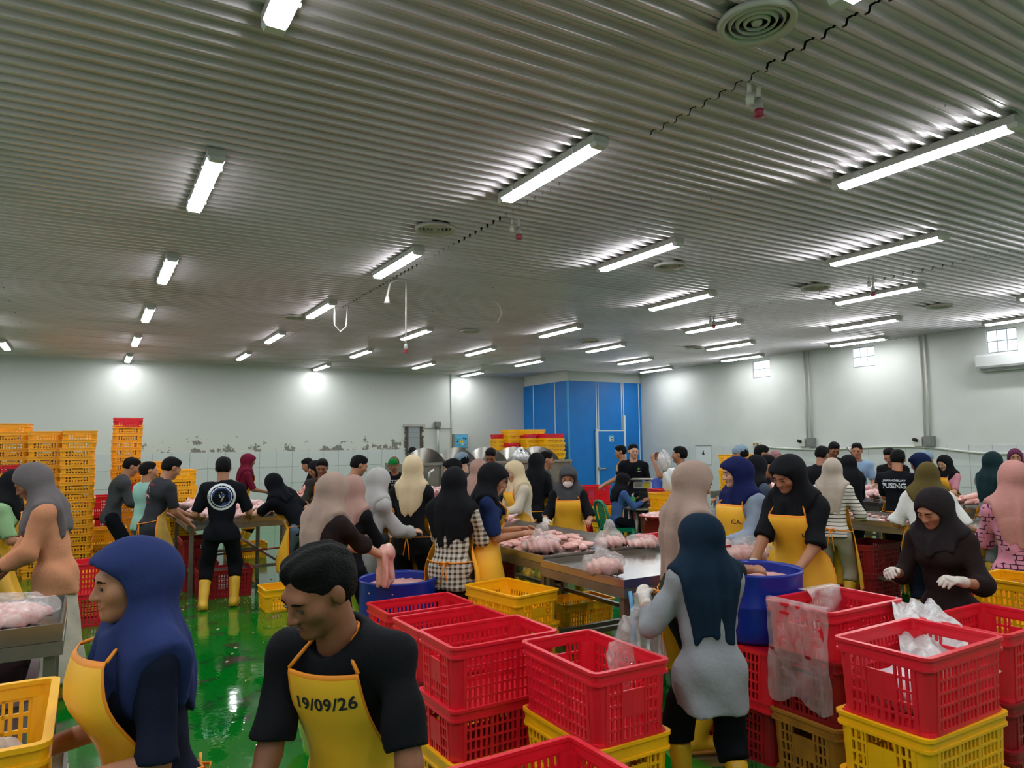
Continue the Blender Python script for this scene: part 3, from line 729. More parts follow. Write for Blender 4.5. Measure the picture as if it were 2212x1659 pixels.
def apron_grid(s, dfn, top=.10, bottom=.36, wid=1.12, off=.016, rows=26, cols=23, flare=0.0, shift=0.0, bibw=.115, standoff=0.0):
    """sheet that lies on the clothes: marches in from the front all around the body axis"""
    H = s.H
    axis = []                                                        # from bib top to hem: point, forward, right
    zt = s.C + s.T2*top*1.0*H*.5
    Ltop = np.linalg.norm(zt - s.P)
    fw0 = nrm(V3(s.F[0], s.F[1], 0)); rt0 = nrm(V3(s.R[0], s.R[1], 0))
    Ldown = max(.25, s.P[2] - bottom)
    rows_t = [0, .012] + [.012 + (Ltop + Ldown - .024)*i/(rows-3) for i in range(1, rows-2)] + [Ltop + Ldown]
    cs = [-1, -.955] + [-.955 + 1.91*i/(cols-3) for i in range(1, cols-3)] + [.955, 1]
    cols = len(cs)
    O = []; Dr = []; HW = []
    for t in rows_t:
        if t < Ltop:
            u = t/Ltop; p = zt + (s.P - zt)*u
            w_ = np.clip((u-.55)/.45, 0, 1); f = nrm(s.F*(1-w_) + fw0*w_); r = nrm(s.R*(1-w_) + rt0*w_)
        else: p = s.P - V3(0, 0, 1)*(t - Ltop); f, r = fw0, rt0; u = 1
        # half-angle of the sheet: narrow bib, curving out to the waist
        uu = min(t/(Ltop*.72), 1.0)
        hw = (bibw/.15)*(1-uu**2.2) * .82 + uu**2.2*1.55*wid
        O.append(p); Dr.append((f, r)); HW.append(hw)
    nR = len(rows_t)
    Pt = np.zeros((nR, cols, 3)); dirs = np.zeros((nR, cols, 3))
    for i in range(nR):
        for j in range(cols):
            a = cs[j]*HW[i] + shift*(i/nR); f, r = Dr[i]
            dirs[i, j] = f*math.cos(a) + r*math.sin(a); Pt[i, j] = O[i]
    org = Pt.reshape(-1, 3); dr = dirs.reshape(-1, 3)
    t = np.full(len(org), .55)
    for it in range(26):
        d = dfn((org + dr*t[:, None]).astype(F4)) - off
        t = np.maximum(t - d*.8, .04)
    rad = t.reshape(nR, cols)
    rad = np.maximum(rad, .055*s.m)
    k0 = [i for i in range(nR) if rows_t[i] >= Ltop*.95][0]
    for i in range(k0, nR):                                           # below the waist the sheet hangs free
        rad[i] = np.maximum(rad[i], rad[i-1]*.995 + flare*.002)
    for it in range(3):
        r2 = rad.copy(); r2[1:-1] = (rad[:-2] + 2*rad[1:-1] + rad[2:])/4; r2[:, 1:-1] = (r2[:, :-2] + 2*r2[:, 1:-1] + r2[:, 2:])/4
        rad = np.maximum(r2, rad*.97) if it < 2 else r2
    so = np.array([max(0, 1 - (rt/(Ltop*.8)))*standoff for rt in rows_t])
    G = Pt + dirs*(rad + .004 + so[:, None])[:, :, None]
    return G, rows_t, cs
def person(label, px, py, Z, face, H=None, male=False, tone='mid', head='hijab', hcol=None, top=None, sleeve=.75, bottom=None, skirt=False, boots=True,
           apron=None, lean=0, side=0, twist=0, hpitch=18, hyaw=0, htilt=0, hands=None, feet=None, q=1.0, seat=False, grip=(.5, .5), gloves=(0, 0), drape=(.17, .22), visor=False,
           mask=False, girth=1.0, eyes=True, loose=.012, hem=.06, elbow=.28, neckstrap=True, ap=None, tail=None, hairlen=0, name='person', bun=True, torso_bulk=0, cap2=None, z_top=None, at=None, text=None, legs=True, apover=True, dw=.155, fopen=0.0):
    T = at_depth(px, py, Z) if at is None else V3(*at)
    kw = dict(lean=lean, side=side, twist=twist, hpitch=hpitch, hyaw=hyaw, htilt=htilt, seat=seat, feet=feet, girth=girth, elbow=elbow)
    if H is None:
        Hh = 1.55 if not male else 1.65
        for _ in range(4):
            z = skeleton(Hh, male, hands=hands, **kw).top[2] + (.022 if head == 'hijab' else .012)
            Hh = min(max(Hh*T[2]/z, 1.42 if not male else 1.5), 1.78)
        H = Hh
    s = skeleton(H, male, hands=hands, **kw)
    d = ray(px, py); d = nrm(V3(d[0], d[1], 0)); r_ = V3(d[1], -d[0], 0)
    fd = d*math.cos(face*D2R) + r_*math.sin(face*D2R)
    rz = math.atan2(-fd[0], fd[1])
    ht = s.hc; c, sn = math.cos(rz), math.sin(rz)
    off = V3(c*ht[0] - sn*ht[1], sn*ht[0] + c*ht[1], 0)
    root = empty(name, (T[0]-off[0], T[1]-off[1], 0), rz); tag(root, label, 'person')
    root_s = s; seed = int(px*7 + py)
    dist = Z; hB = max(.0085, min(.026, dist*.0029))*q                # voxel sizes follow the viewing distance
    hH = max(.0055, min(.012, dist*.0014))*q; hN = max(.0042, min(.009, dist*.00095))*q; hJ = max(.008, min(.019, dist*.0024))*q
    skin = skin_mat(tone)
    # --- body (head, neck, chest, arms, hands)
    sk = Skin()
    Bd = Sdf(); m = s.m
    Bd.cone(s.C, s.N, .10*m, .06*m, .03, s.F, .7); Bd.cone(s.sh[0], s.sh[1], .04*m, None, .03)
    nr = (.056 if male else .048)*m
    Bd.cone(s.N - s.T2*.01, s.hc - s.hR[2]*.05 - s.hR[1]*.012, nr*1.1, nr, .02)
    for i in (0, 1):
        Bd.cone(s.sh[i], s.el[i], .044*m*(.94+.06*girth), .037*m, .03); Bd.cone(s.el[i], s.wr[i], .038*m, .0255*m, .012)
    bodyH = min(hB, .018)
    sk.sdf(Bd, Bd.lo, Bd.hi, bodyH)
    Hd, g, r = head_sdf(s); Hd.cone(s.N - s.T2*.0, s.hc - s.hR[2]*.05 - s.hR[1]*.012, nr*1.08, nr*1.02, .015)
    covered = head == 'hijab' and not eyes
    sk.sdf(Hd, s.hc - .15*s.hs, s.hc + .15*s.hs, hH if not covered else max(hH, .014))
    gl = gloves if hasattr(gloves, '__len__') else (gloves, gloves)
    for i in (0, 1):
        if not gl[i]: Hn = hand_sdf(s, i, grip[i], 0, .001 if hN > .006 else 0); sk.sdf(Hn, Hn.lo, Hn.hi, hN)
    if eyes:
        XZ = [(sg*x_, z_) for sg in (-1, 1) for (x_, z_) in ((.031, 0), (.013, .0185), (.022, .021), (.031, .0225), (.04, .0215), (.048, .0185))] + [(0, -.0545), (0, -.066)]
        Yv = np.full(len(XZ), .14)
        for _ in range(16): Yv -= Hd(np.asarray([g(a_, y_, b_) for (a_, b_), y_ in zip(XZ, Yv)], F4))/s.hs*.8
        YD = dict(zip(XZ, Yv)); fy_ = lambda x_, z_: float(YD[(x_, z_)])
        for sg in (-1, 1):
            Rr = s.hR
            sk.ellipsoid(g(sg*.031, fy_(sg*.031, 0) - .0018, -.0005), r(.0145, .005, .003 if hpitch > 12 else .0056), Rr, 2)
            b0 = [g(sg*x_, fy_(sg*x_, z_) - .001, z_) for (x_, z_) in ((.013, .0185), (.022, .021), (.031, .0225), (.04, .0215), (.048, .0185))]
            tb_ = MB(); tb_.tube(b0, [.0028*s.hs, .0038*s.hs, .0038*s.hs, .003*s.hs, .0015*s.hs], 6); sk.add(tb_.v, tb_.f, 1)
        sk.ellipsoid(g(0, fy_(0, -.0545) - .0035, -.0545), r(.020, .0055, .0045), s.hR, 3); sk.ellipsoid(g(0, fy_(0, -.066) - .0035, -.0655), r(.017, .0058, .0055), s.hR, 3)
    link('body', sk.mesh('body', [skin, M_brow, M_eye, M_lip if not male else mat('lip_male', srgb(120, 70, 60), .5)]), root)
    for i in (0, 1):
        if gl[i]:
            k2 = Skin(); Hn = hand_sdf(s, i, grip[i], .0018, .0012); Hn.cone(s.wr[i] - s.hd[i]*.055, s.wr[i], .034*m, .029*m, .01); k2.sdf(Hn, Hn.lo, Hn.hi, hN); link('glove', k2.mesh('glove', M_glove), root)
    # --- top
    fo = folds(.0035 + .004*(loose > .015), seed)
    St = Sdf(); torso_ops(St, s, loose, bust=True); sleeve_ops(St, s, loose*.4 + .004, sleeve, loose=loose*.45 + torso_bulk)
    tl = nrm(-s.T1*.5 + V3(0, 0, -1)*.5) if not seat else nrm(-s.T1)
    def hem_ops(St, e):
      if hem > 0 and not seat:
        St.cone(s.P, s.P + V3(0, 0, -hem*1.6), .118*m*girth + loose*.8 + e, .128*m*girth + loose*.8 + hem*.10 + e, .04, nrm(V3(s.F[0], s.F[1], 0)), .9)
      if hem > .07 and not seat and not skirt:
        for i in (0, 1): St.cone(s.hip[i], s.hip[i]*.3 + s.kn[i]*.7, .080*m*girth + .016 + e, .072*m + .016 + e, .04)
    hem_ops(St, 0)
    hc_ = s.P + V3(0, 0, -hem) - V3(0, 0, .02)
    St.plane(hc_, V3(0, 0, -1) if not seat else -s.T1)
    St.ell(s.N + s.T2*.035*m + s.F*.018*m, (.074*m, .072*m, .06*m), .012, np.stack([s.R, s.F, s.T2]), 's')
    fst = lambda P: St(P) + fo(P)
    k3 = Skin(); k3.sdf(fst, St.lo - .01, St.hi + .01, hB)
    shirt = link('shirt', k3.mesh('shirt', top), root)
    # --- legs
    Sp = Sdf(); pl = .012 + loose*.4
    ao = .20 if boots else .075
    if legs:
        Sp.cone(s.hip[0]*.72 + s.hip[1]*.28, s.hip[1]*.72 + s.hip[0]*.28, .088*m*girth + .002, None, .04, V3(0, 1, 0), .95)
        Sp.cone(s.P, s.W, .108*m*girth, .09*m*girth, .04, s.F, .74)
        if skirt:
            bz = .12; mid = (s.an[0] + s.an[1])/2
            Sp.cone(s.P, V3(mid[0], mid[1], bz - .12), .112*m*girth, .215*m*girth, .05, V3(0, 1, 0), .92, cut=[(V3(0, 0, bz), V3(0, 0, -1))])
        else:
            for i in (0, 1):
                Sp.cone(s.hip[i], s.kn[i], .076*m*girth + pl*.6, .058*m + pl, .03)
                dl = nrm(s.an[i]-s.kn[i]); ce = s.an[i] - dl*max(0, (ao + .12 - s.an[i][2]) if boots else 0.0)
                if seat: ce = s.an[i] - dl*.16
                Sp.cone(s.kn[i], ce + dl*.06, .058*m + pl, .048*m + pl, .02, cut=[(ce, dl)])
        fo2 = folds(.004, seed+5)
        fsp = lambda P: Sp(P) + fo2(P)
        k4 = Skin(); k4.sdf(fsp, Sp.lo - .01, Sp.hi + .01, max(hB, .011)); link('skirt' if skirt else 'trousers', k4.mesh('trousers', bottom), root)
        # --- feet
        for i in (0, 1):
            a = s.an[i]; dl = nrm(s.kn[i]-a); fy = V3(0, 1, 0); zz = a[2] - .055*H
            fyy = nrm(V3((-.12, .12)[i], 1, 0)); base = V3(a[0], a[1], zz)
            Bt = Sdf()
            if boots:
                Bt.cone(a - dl*.02, a + dl*.25, .048*m, .062*m, .02, cut=[(a + dl*.235, dl)])
                Bt.cone(base + fyy*(-.045) + V3(0, 0, .045), base + fyy*.14 + V3(0, 0, .04), .046*m, .045*m, .03, V3(0, 0, 1), .95)
                Bt.plane(base + V3(0, 0, .004), V3(0, 0, -1)); bm_ = mat('boot_yellow', (0, 0, 0)) if boots is True else boots
            else:
                Bt.cone(base + fyy*(-.04) + V3(0, 0, .035), base + fyy*.13 + V3(0, 0, .03), .042*m, .038*m, .02)
                Bt.plane(base + V3(0, 0, .003), V3(0, 0, -1)); bm_ = mat('dark_shoe', srgb(40, 40, 42), .6)
            k5 = Skin(); k5.sdf(Bt, Bt.lo, Bt.hi, max(hB*.8, .009)); bo = link('boot' if boots else 'shoe', k5.mesh('boot', bm_), root)
            if boots:
                mb = MB(); mb.tube([base + fyy*(-.055) + V3(0, 0, .012), base + fyy*.155 + V3(0, 0, .012)], .05*m, 10); me = mb.mesh('sole', M_sole)
                for v in me.vertices: v.co.z = base[2] + (.002 if v.co.z < base[2] + .012 else .024)
                link('sole', me, bo)
    # --- head wear
    if head == 'hijab':
        Hj = Sdf(); sc = s.hs
        Hj.ell(g(0, -.014, .012), r(.097, .118, .121), .03, s.hR)
        if bun: Hj.ell(g(0, -.09, .0), r(.062, .055, .07), .06, s.hR)
        Hj.cone(g(0, -.012, -.04), s.N - s.T2*.03*m, .092*sc, .125*m, .06, s.F, .92)
        d0, d1 = drape
        St2 = Sdf(); torso_ops(St2, s, loose + .010, bust=True, k=.06)
        sleeve_ops(St2, s, loose*.4 + .012, .5, k=.06)
        midp = s.N - s.T2*(d0 + d1)*.5; tl_ = (d1 - d0)/.26
        pn = nrm(-s.T2 + s.F*tl_*1.0)
        Hj.cone(s.N, s.C, .10*m, .135*m, .05, s.F, .8)
        fo3 = folds(.004, seed+9, 7, 7, 6)
        axx, axF = s.R.astype(F4), s.F.astype(F4); Nn = s.N.astype(F4)
        rp = random.Random(seed); p1, p2 = rp.uniform(0, 6), rp.uniform(0, 6)
        cut_c = (g(0, .118, -.016), r(.058, .102, .084))
        Fc = Sdf(); Fc.ell(cut_c[0], cut_c[1], 0, s.hR); Fc.ell(g(0, .19 - fopen, -.034), r(.17, .156, .116), .01, s.hR)
        if tail is not None: Hj.cone(*tail)
        if visor: Hj.ell(g(0, .024, .056), r(.090, .098, .054), .03, s.hR)
        def fh(P):
            a = Hj(P); b = St2(P); h_ = np.clip(.5 + .5*(a-b)/.09, 0, 1); dd = a + (b-a)*h_ - .09*h_*(1-h_)
            Q = P - Nn; an = np.arctan2(Q @ axx, Q @ axF); dn = np.clip(-(Q @ s.T2.astype(F4))/.12 + .5, 0, 1)
            wob = .018*np.sin(an*3 + p1)
            dd = np.maximum(dd, (P - midp.astype(F4)) @ pn.astype(F4) + wob)
            if dw:
                tt = np.clip(-(Q @ s.T2.astype(F4))/max(d0, d1), 0, 1.2)
                lat = np.abs(Q @ axx) - (dw*(1 - .5*tt) + .5*np.clip((Q @ s.T2.astype(F4)) + .02, 0, 1))
                kk = .03; h_ = np.clip(.5 - .5*(dd - lat)/kk, 0, 1); dd = dd + (lat - dd)*h_ + kk*h_*(1-h_)
            dd = dd + dn*(.008*np.sin(an*8 + p1) + .005*np.sin(an*14 + p2)) + fo3(P)
            kk = .012; f_ = Fc(P); h_ = np.clip(.5 - .5*(dd + f_)/kk, 0, 1)
            return dd + (-f_ - dd)*h_ + kk*h_*(1-h_)
        lo = np.minimum(Hj.lo, np.minimum(s.sh[0], s.sh[1]) - max(d0, d1) - .06); hi = np.maximum(Hj.hi, np.maximum(s.sh[0], s.sh[1]) + .12)
        lo = np.minimum(lo, midp - .22); hi = np.maximum(hi, midp + .22)
        lo[2] = max(lo[2], s.N[2] - max(d0, d1) - .16)
        k6 = Skin(); k6.sdf(fh, lo, hi, hJ); link('headscarf', k6.mesh('headscarf', hcol), root)
        M_cap = fh
    else:
        Hr = Sdf()
        Hr.ell(g(0, -.020, .04), r(.081, .100, .081), .02, s.hR)
        Hr.ell(g(0, -.05, -.005), r(.074, .062, .07), .03, s.hR)
        if head == 'hair':
            Hr.ell(g(0, .012, .096), r(.058, .055, .024), .04, s.hR)
        Hr.ell(g(0, .122, -.016), r(.088, .106, .088), .008, s.hR, 's')
        for sg in (-1, 1): Hr.ell(g(sg*.085, .022, -.03), r(.03, .035, .05), .012, s.hR, 's')
        Hr.ell(g(0, -.04, -.10), r(.12, .12, .05), .012, s.hR, 's')
        fo4 = folds(.0028, seed+3, 40, 40, 40)
        k7 = Skin(); k7.sdf(lambda P: Hr(P) + fo4(P), Hr.lo - .01, Hr.hi + .01, hH*1.05); link('hair', k7.mesh('hair', M_hair), root)
        if head in ('cap', 'net'):
            Cp = Sdf()
            Cp.ell(g(0, -.016, .046), r(.089, .107, .088), .02, s.hR)
            if head == 'cap':
                Cp.ops[-1] = Cp.ops[-1]
                Cp.cone(g(-.03, .085, .05), g(-.03, .15, .035), .05*s.hs, .045*s.hs, .01, s.hR[2], .16); Cp.cone(g(.03, .085, .05), g(.03, .15, .035), .05*s.hs, .045*s.hs, .01, s.hR[2], .16)
                Cp.plane(g(0, 0, .028), -s.hR[2] + s.hR[1]*.0)
            else: Cp.plane(g(0, 0, .01), -s.hR[2] + s.hR[1]*.35)
            fo5 = folds(.003, seed+4, 30, 30, 30)
            k8 = Skin(); k8.sdf(lambda P: Cp(P) + fo5(P), Cp.lo - .01, Cp.hi + .01, hH*1.1); link('cap' if head == 'cap' else 'hair_net', k8.mesh('cap', hcol), root)
            if cap2:
                k9 = Skin(); C2 = Sdf(); C2.ell(g(0, .012, .046), r(.091, .085, .091), .02, s.hR, cut=[(g(0, 0, .028), -s.hR[2]), (g(0, .01, 0), -s.hR[1])]); k9.sdf(C2, C2.lo, C2.hi, hH*1.1); link('cap_front', k9.mesh('cap_front', cap2), root)
    if mask:
        Mk = Sdf(); Mk.ell(g(0, .066, -.052), r(.058, .05, .048), .02, s.hR); Mk.cone(g(0, .1, -.02), g(0, .108, -.06), .012*s.hs, .018*s.hs, .02); Mk.plane(g(0, .02, 0), -s.hR[1])
        k10 = Skin(); k10.sdf(Mk, Mk.lo, Mk.hi, hH); link('face_mask', k10.mesh('face_mask', mat('mask_white', srgb(226, 214, 208), .7, 0, .05, 20, .1, 60)), root)
    # --- apron
    ao_ = None
    if apron:
        o_ = dict(ap or {})
        Sa = Sdf(); torso_ops(Sa, s, loose + (.018 if (head == 'hijab' and apover) else .003), bust=True)
        if hem > .07: hem_ops(Sa, .004); Sa.plane(hc_ - V3(0, 0, .03), V3(0, 0, -1))
        def dfn(P):
            a = Sa(P)
            if legs: a = np.minimum(a, Sp(P))
            return a
        G, rt_, cs_ = apron_grid(s, dfn, **o_)
        nR, nC = G.shape[:2]
        mb = MB(); th = .004
        Nn_ = np.cross(np.gradient(G, axis=1), np.gradient(G, axis=0)); Nn_ /= (np.linalg.norm(Nn_, axis=2, keepdims=True) + 1e-9)
        ctr = G - np.array([0, 0, 0]); sgn = np.sign((Nn_[:, nC//2] @ s.F).mean()); Nn_ *= sgn
        Vv = np.concatenate([(G + Nn_*th).reshape(-1, 3), (G - Nn_*0).reshape(-1, 3)])
        Fq = []; Mi = []; nn = nR*nC
        for i in range(nR-1):
            for j in range(nC-1):
                a, b, c_, d_ = i*nC+j, i*nC+j+1, (i+1)*nC+j+1, (i+1)*nC+j
                e = 1 if (i == 0 or i == nR-2 or j == 0 or j == nC-2) else 0
                Fq.append((a, b, c_, d_) if sgn < 0 else (d_, c_, b, a)); Mi.append(e)
                Fq.append((nn+d_, nn+c_, nn+b, nn+a) if sgn < 0 else (nn+a, nn+b, nn+c_, nn+d_)); Mi.append(e)
        bd = [(0, j) for j in range(nC)] + [(i, nC-1) for i in range(1, nR)] + [(nR-1, j) for j in range(nC-2, -1, -1)] + [(i, 0) for i in range(nR-2, 0, -1)]
        bi = [i*nC+j for (i, j) in bd]
        for k in range(len(bi)):
            a, b = bi[k], bi[(k+1) % len(bi)]; Fq.append((a, b, nn+b, nn+a)); Mi.append(1)
        me = bpy.data.meshes.new('apron'); me.from_pydata(Vv.tolist(), [], Fq); me.materials.append(apron); me.materials.append(M_trim)
        me.polygons.foreach_set('material_index', Mi); me.polygons.foreach_set('use_smooth', [True]*len(Fq)); me.update()
        ao_ = link('apron', me, root)
        # straps
        if neckstrap:
            nb_ = s.N - s.F*.062*m + s.T2*.025*m
            out = .018
            for j, sg in ((0, -1), (nC-1, 1)):
                p0 = G[0, j]; p1_ = s.N + s.R*sg*.062*m + s.F*.03*m + s.T2*(.012*m + out*.3)
                p2_ = s.N + s.R*sg*.055*m - s.F*.035*m + s.T2*(.03*m)
                tb = MB(); tb.tube([p0, p0*.5 + p1_*.5 + s.F*.015, p1_, p2_, nb_], .0055, 6); link('neck_strap', tb.mesh('strap', M_trim), ao_)
        kw_ = [i for i in range(nR) if rt_[i] > np.linalg.norm(s.C + s.T2*.05*H - s.P)*.80][0]
        bk = s.P + s.T1*.05 - nrm(V3(s.F[0], s.F[1], 0))*.16*m*girth
        for it in range(10):
            dd = float(fst(bk[None].astype(F4))[0]); bk = bk - nrm(V3(s.F[0], s.F[1], 0))*( .006 - dd)*.8 if dd < .006 else bk + nrm(V3(s.F[0], s.F[1], 0))*(dd-.006)*.8
        for j, sg in ((0, -1), (nC-1, 1)):
            p0 = G[kw_, j]; ps = [p0]
            for u in (.35, .7):
                p = p0*(1-u) + bk*u; 
                for it in range(8):
                    dd = float(fst(p[None].astype(F4))[0]); dirn = nrm(V3(p[0]-s.P[0], p[1]-s.P[1], 0)); p = p + dirn*max(min(.008 - dd, .03), -.03)
                ps.append(p)
            ps.append(bk); tb = MB(); tb.tube(ps, .005, 6); link('waist_tie', tb.mesh('tie', M_trim), ao_)
        bkd = -nrm(V3(s.F[0], s.F[1], 0)); rr_ = nrm(V3(s.R[0], s.R[1], 0))
        tb = MB(); tb.tube([bk, bk + rr_*.04 + bkd*.015 + V3(0, 0, .012), bk + rr_*.045 + bkd*.015 - V3(0, 0, .015), bk, bk - rr_*.04 + bkd*.015 + V3(0, 0, .01), bk - rr_*.045 + bkd*.012 - V3(0, 0, .015), bk], .006, 6)
        tb.tube([bk, bk + rr_*.02 + bkd*.01 - V3(0, 0, .1), bk + rr_*.03 + bkd*.01 - V3(0, 0, .22)], .006, 6); tb.tube([bk, bk - rr_*.015 + bkd*.012 - V3(0, 0, .08), bk - rr_*.03 + bkd*.015 - V3(0, 0, .17)], .006, 6)
        link('bow', tb.mesh('bow', M_trim), ao_)
    return dict(root=root, s=s, shirt=shirt, apron=ao_, G=(G if apron else None), g=g)
def text_mesh(txt, size, shear=0.0, space=1.0, bold=0.0, font_off=0.0):
    cu = bpy.data.curves.new('txt', 'FONT'); cu.body = txt; cu.size = size; cu.align_x = 'CENTER'; cu.align_y = 'CENTER'; cu.shear = shear; cu.space_character = space; cu.offset = bold; cu.resolution_u = 3
    o = bpy.data.objects.new('txt', cu); COL.objects.link(o)
    dg = bpy.context.evaluated_depsgraph_get(); me = bpy.data.meshes.new_from_object(o.evaluated_get(dg))
    V = [tuple(v.co) for v in me.vertices]; F = [tuple(p.vertices) for p in me.polygons]
    bpy.data.objects.remove(o, do_unlink=True); bpy.data.curves.remove(cu); bpy.data.meshes.remove(me)
    return V, F
def decal(name, VF, target, origin, right, up, m, off=.003, parent=None):
    """flat print laid on a garment (local frame of the garment's person)"""
    V, F = VF; right, up = nrm(right), nrm(up); n = np.cross(right, up)
    bm = bmesh.new(); bm.from_mesh(target.data); bv = BVHTree.FromBMesh(bm); bm.free()
    out = []; last = None
    for v in V:
        p = np.asarray(origin) + right*v[0] + up*v[1] + n*.4
        h = bv.ray_cast(Vector(p.tolist()), Vector((-n).tolist()), 1.0)
        if h[0] is None: q = p - n*.4 if last is None else p - n*np.dot(p-last, n)
        else: q = np.array(h[0]) + n*off
        last = q; out.append(q)
    b = MB(); b.add(out, F); return link(name, b.mesh(name, m), parent or target)
# ================================================================== crates
def crate_mesh(name, L, W, H, m, rows=5, cols=16, scols=10, band=.05, taper=.012, handle=True, panel=True, t=.008):
    b = MB(); rad = .035
    b.ring(L, W, rad, H - band, H, .012, taper=.001)
    b.ring(L + .016, W + .016, rad + .006, H - .012, H + .002, .024)             # rolled lip
    b.ring(L + .010, W + .010, rad + .004, H - band - .006, H - band + .006, .014)
    b.ring(L - 2*taper, W - 2*taper, rad, .0, .022, .012)
    b.ring(L - .002, W - .002, rad + .03, .015, H - band, .010, taper=taper - .002, seg=6, corners_only=1)
    z0, z1 = .018, H - band
    def wall(Lw, D, n, axis, mid_panel):
        inset = .068
        x0, x1 = -Lw/2 + inset, Lw/2 - inset
        def put(xa, za, xb, zb, th, pr):
            # pr: how proud of the wall face; wall leans with the taper
            for sg in (-1, 1):
                V = []
                for (x, z) in ((xa, za), (xb, za), (xb, zb), (xa, zb)):
                    lean = taper*(1 - z/H); yo = sg*(D/2 - lean + pr); yi = sg*(D/2 - lean - th)
                    for yv in (yo, yi): V.append((x, yv, z) if axis == 'x' else (yv, x, z))
                F = [(0, 2, 4, 6), (7, 5, 3, 1), (0, 1, 3, 2), (2, 3, 5, 4), (4, 5, 7, 6), (6, 7, 1, 0)]
                b.add(V, F)
        st = (x1 - x0)/n; bw = st*.42
        hx = (-.062, .062)
        for r in range(rows + 1):
            z = z0 + (z1 - z0)*r/rows; hh = .0055 if 0 < r < rows else .008
            put(x0 - .01, z - hh, x1 + .01, z + hh, t, .003)
        for c in range(n + 1):
            x = x0 + st*c
            main = (c % 5 == 0)
            zt = z1
            if mid_panel and handle and hx[0] < x < hx[1]: zt = z1 - (z1 - z0)*.22
            put(x - (bw*.5 if not main else bw*.8), z0, x + (bw*.5 if not main else bw*.8), zt, t*.9, .0012 if not main else .0035)
        if mid_panel and panel: put(hx[0], z0 + (z1-z0)*.38, hx[1], z1 - (z1-z0)*.22, t, .0025)
        if mid_panel and handle:
            put(hx[0] - .008, z0, hx[0], z1, t, .006); put(hx[1], z0, hx[1] + .008, z1, t, .006)
    wall(L, W, cols, 'x', False)
    wall(W, L, scols, 'y', True)
    b.box(-L/2 + taper + .006, -W/2 + taper + .006, .004, L/2 - taper - .006, W/2 - taper - .006, .012)
    return b.mesh(name, m)
M_red = mat('red_plastic', srgb(228, 30, 50), 0.36, 0, 0.10, 5.0, 0.03, 60)
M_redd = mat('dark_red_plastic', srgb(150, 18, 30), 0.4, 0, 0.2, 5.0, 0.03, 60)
M_yel = mat('yellow_plastic', srgb(255, 188, 18), 0.36, 0, 0.10, 5.0, 0.03, 60)
M_brn = mat('dirty_yellow_plastic', srgb(176, 122, 42), 0.5, 0, 0.3, 7.0, 0.05, 60)
M_org = mat('amber_plastic', srgb(255, 176, 34), 0.36, 0, 0.10, 5.0, 0.03, 60)
CL, CW, CH = .62, .42, .325
ME_RED = crate_mesh('crate', CL, CW, CH, M_red)
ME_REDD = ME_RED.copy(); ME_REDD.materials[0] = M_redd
ME_YEL = ME_RED.copy(); ME_YEL.materials[0] = M_yel
ME_BRN = ME_RED.copy(); ME_BRN.materials[0] = M_brn
ME_YT = crate_mesh('tray', CL, CW, .24, M_yel, rows=3, band=.07)
ME_TRAY = crate_mesh('tray', CL, CW, .145, M_org, rows=2, cols=14, scols=8, band=.045)
ME_TRAYY = ME_TRAY.copy(); ME_TRAYY.materials[0] = M_yel
ME_TRAYR = ME_TRAY.copy(); ME_TRAYR.materials[0] = M_red
def crate(me, x, y, z, rz, label, group=None, name='crate', rx=0):
    o = link(name, me, None, (x, y, z), (rx, 0, rz)); tag(o, label, 'crate', group); return o
XL, YL = 0.0, PI/2     # long side along X or along Y
def stack(x, y, items, rz, place, group=None, jit=.006, pitch=None):
    """items: (mesh, colour word, height) from the floor up; every crate an object of its own"""
    z = 0.0; n = len(items)
    for i, (me, word, h) in enumerate(items):
        pos = 'topmost' if i == n-1 else ('lowest' if i == 0 else None)
        if pos is None: pos = ['second', 'third', 'fourth', 'fifth', 'sixth', 'seventh', 'eighth', 'ninth', 'tenth', 'eleventh', 'twelfth', 'thirteenth', 'fourteenth', 'fifteenth', 'sixteenth', 'seventeenth', 'eighteenth', 'nineteenth', 'twentieth'][i-1] + ' up'
        crate(me, x + random.uniform(-jit, jit), y + random.uniform(-jit, jit), z, rz + random.uniform(-.02, .02), '%s crate, %s, stack %s' % (word, pos, place), group)
        z += h
    return z
R_, RD, Y_, YT, BR = (ME_RED, 'red', .327), (ME_REDD, 'dark red', .327), (ME_YEL, 'yellow', .327), (ME_YT, 'yellow', .242), (ME_BRN, 'grimy brown yellow', .327)
T_, TY, TR = (ME_TRAY, 'amber', .118), (ME_TRAYY, 'yellow', .118), (ME_TRAYR, 'red', .118)
# foreground, centre
stack(2.10, 2.82, [(ME_YT, 'yellow', .235), (ME_YT, 'yellow', .235), R_], YL, 'nearest the walking woman in front', 'crates in front')
stack(1.855, 3.42, [(ME_YT, 'yellow', .165), (ME_RED, 'dark red', .30), R_], XL, 'in the second place of the front row', 'crates in front')
stack(1.96, 4.12, [(ME_REDD, 'dark red', .26), R_, (ME_RED, 'red', .2)][:2], XL, 'in the third place of the front row', 'crates in front') if False else None
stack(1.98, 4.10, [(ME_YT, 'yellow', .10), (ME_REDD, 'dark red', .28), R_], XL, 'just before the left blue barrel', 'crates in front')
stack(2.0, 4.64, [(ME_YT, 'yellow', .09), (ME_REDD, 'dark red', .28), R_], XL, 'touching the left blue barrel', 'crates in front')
stack(2.76, 4.70, [(ME_YT, 'yellow', .235), (ME_YT, 'yellow', .235), (ME_YT, 'yellow', .242)], YL + .14, 'at the left end of the middle steel table', 'yellow crates')
stack(1.41, 2.24, [(ME_REDD, 'dark red', .275), R_], XL, 'at the bottom edge of the picture', 'crates in front')
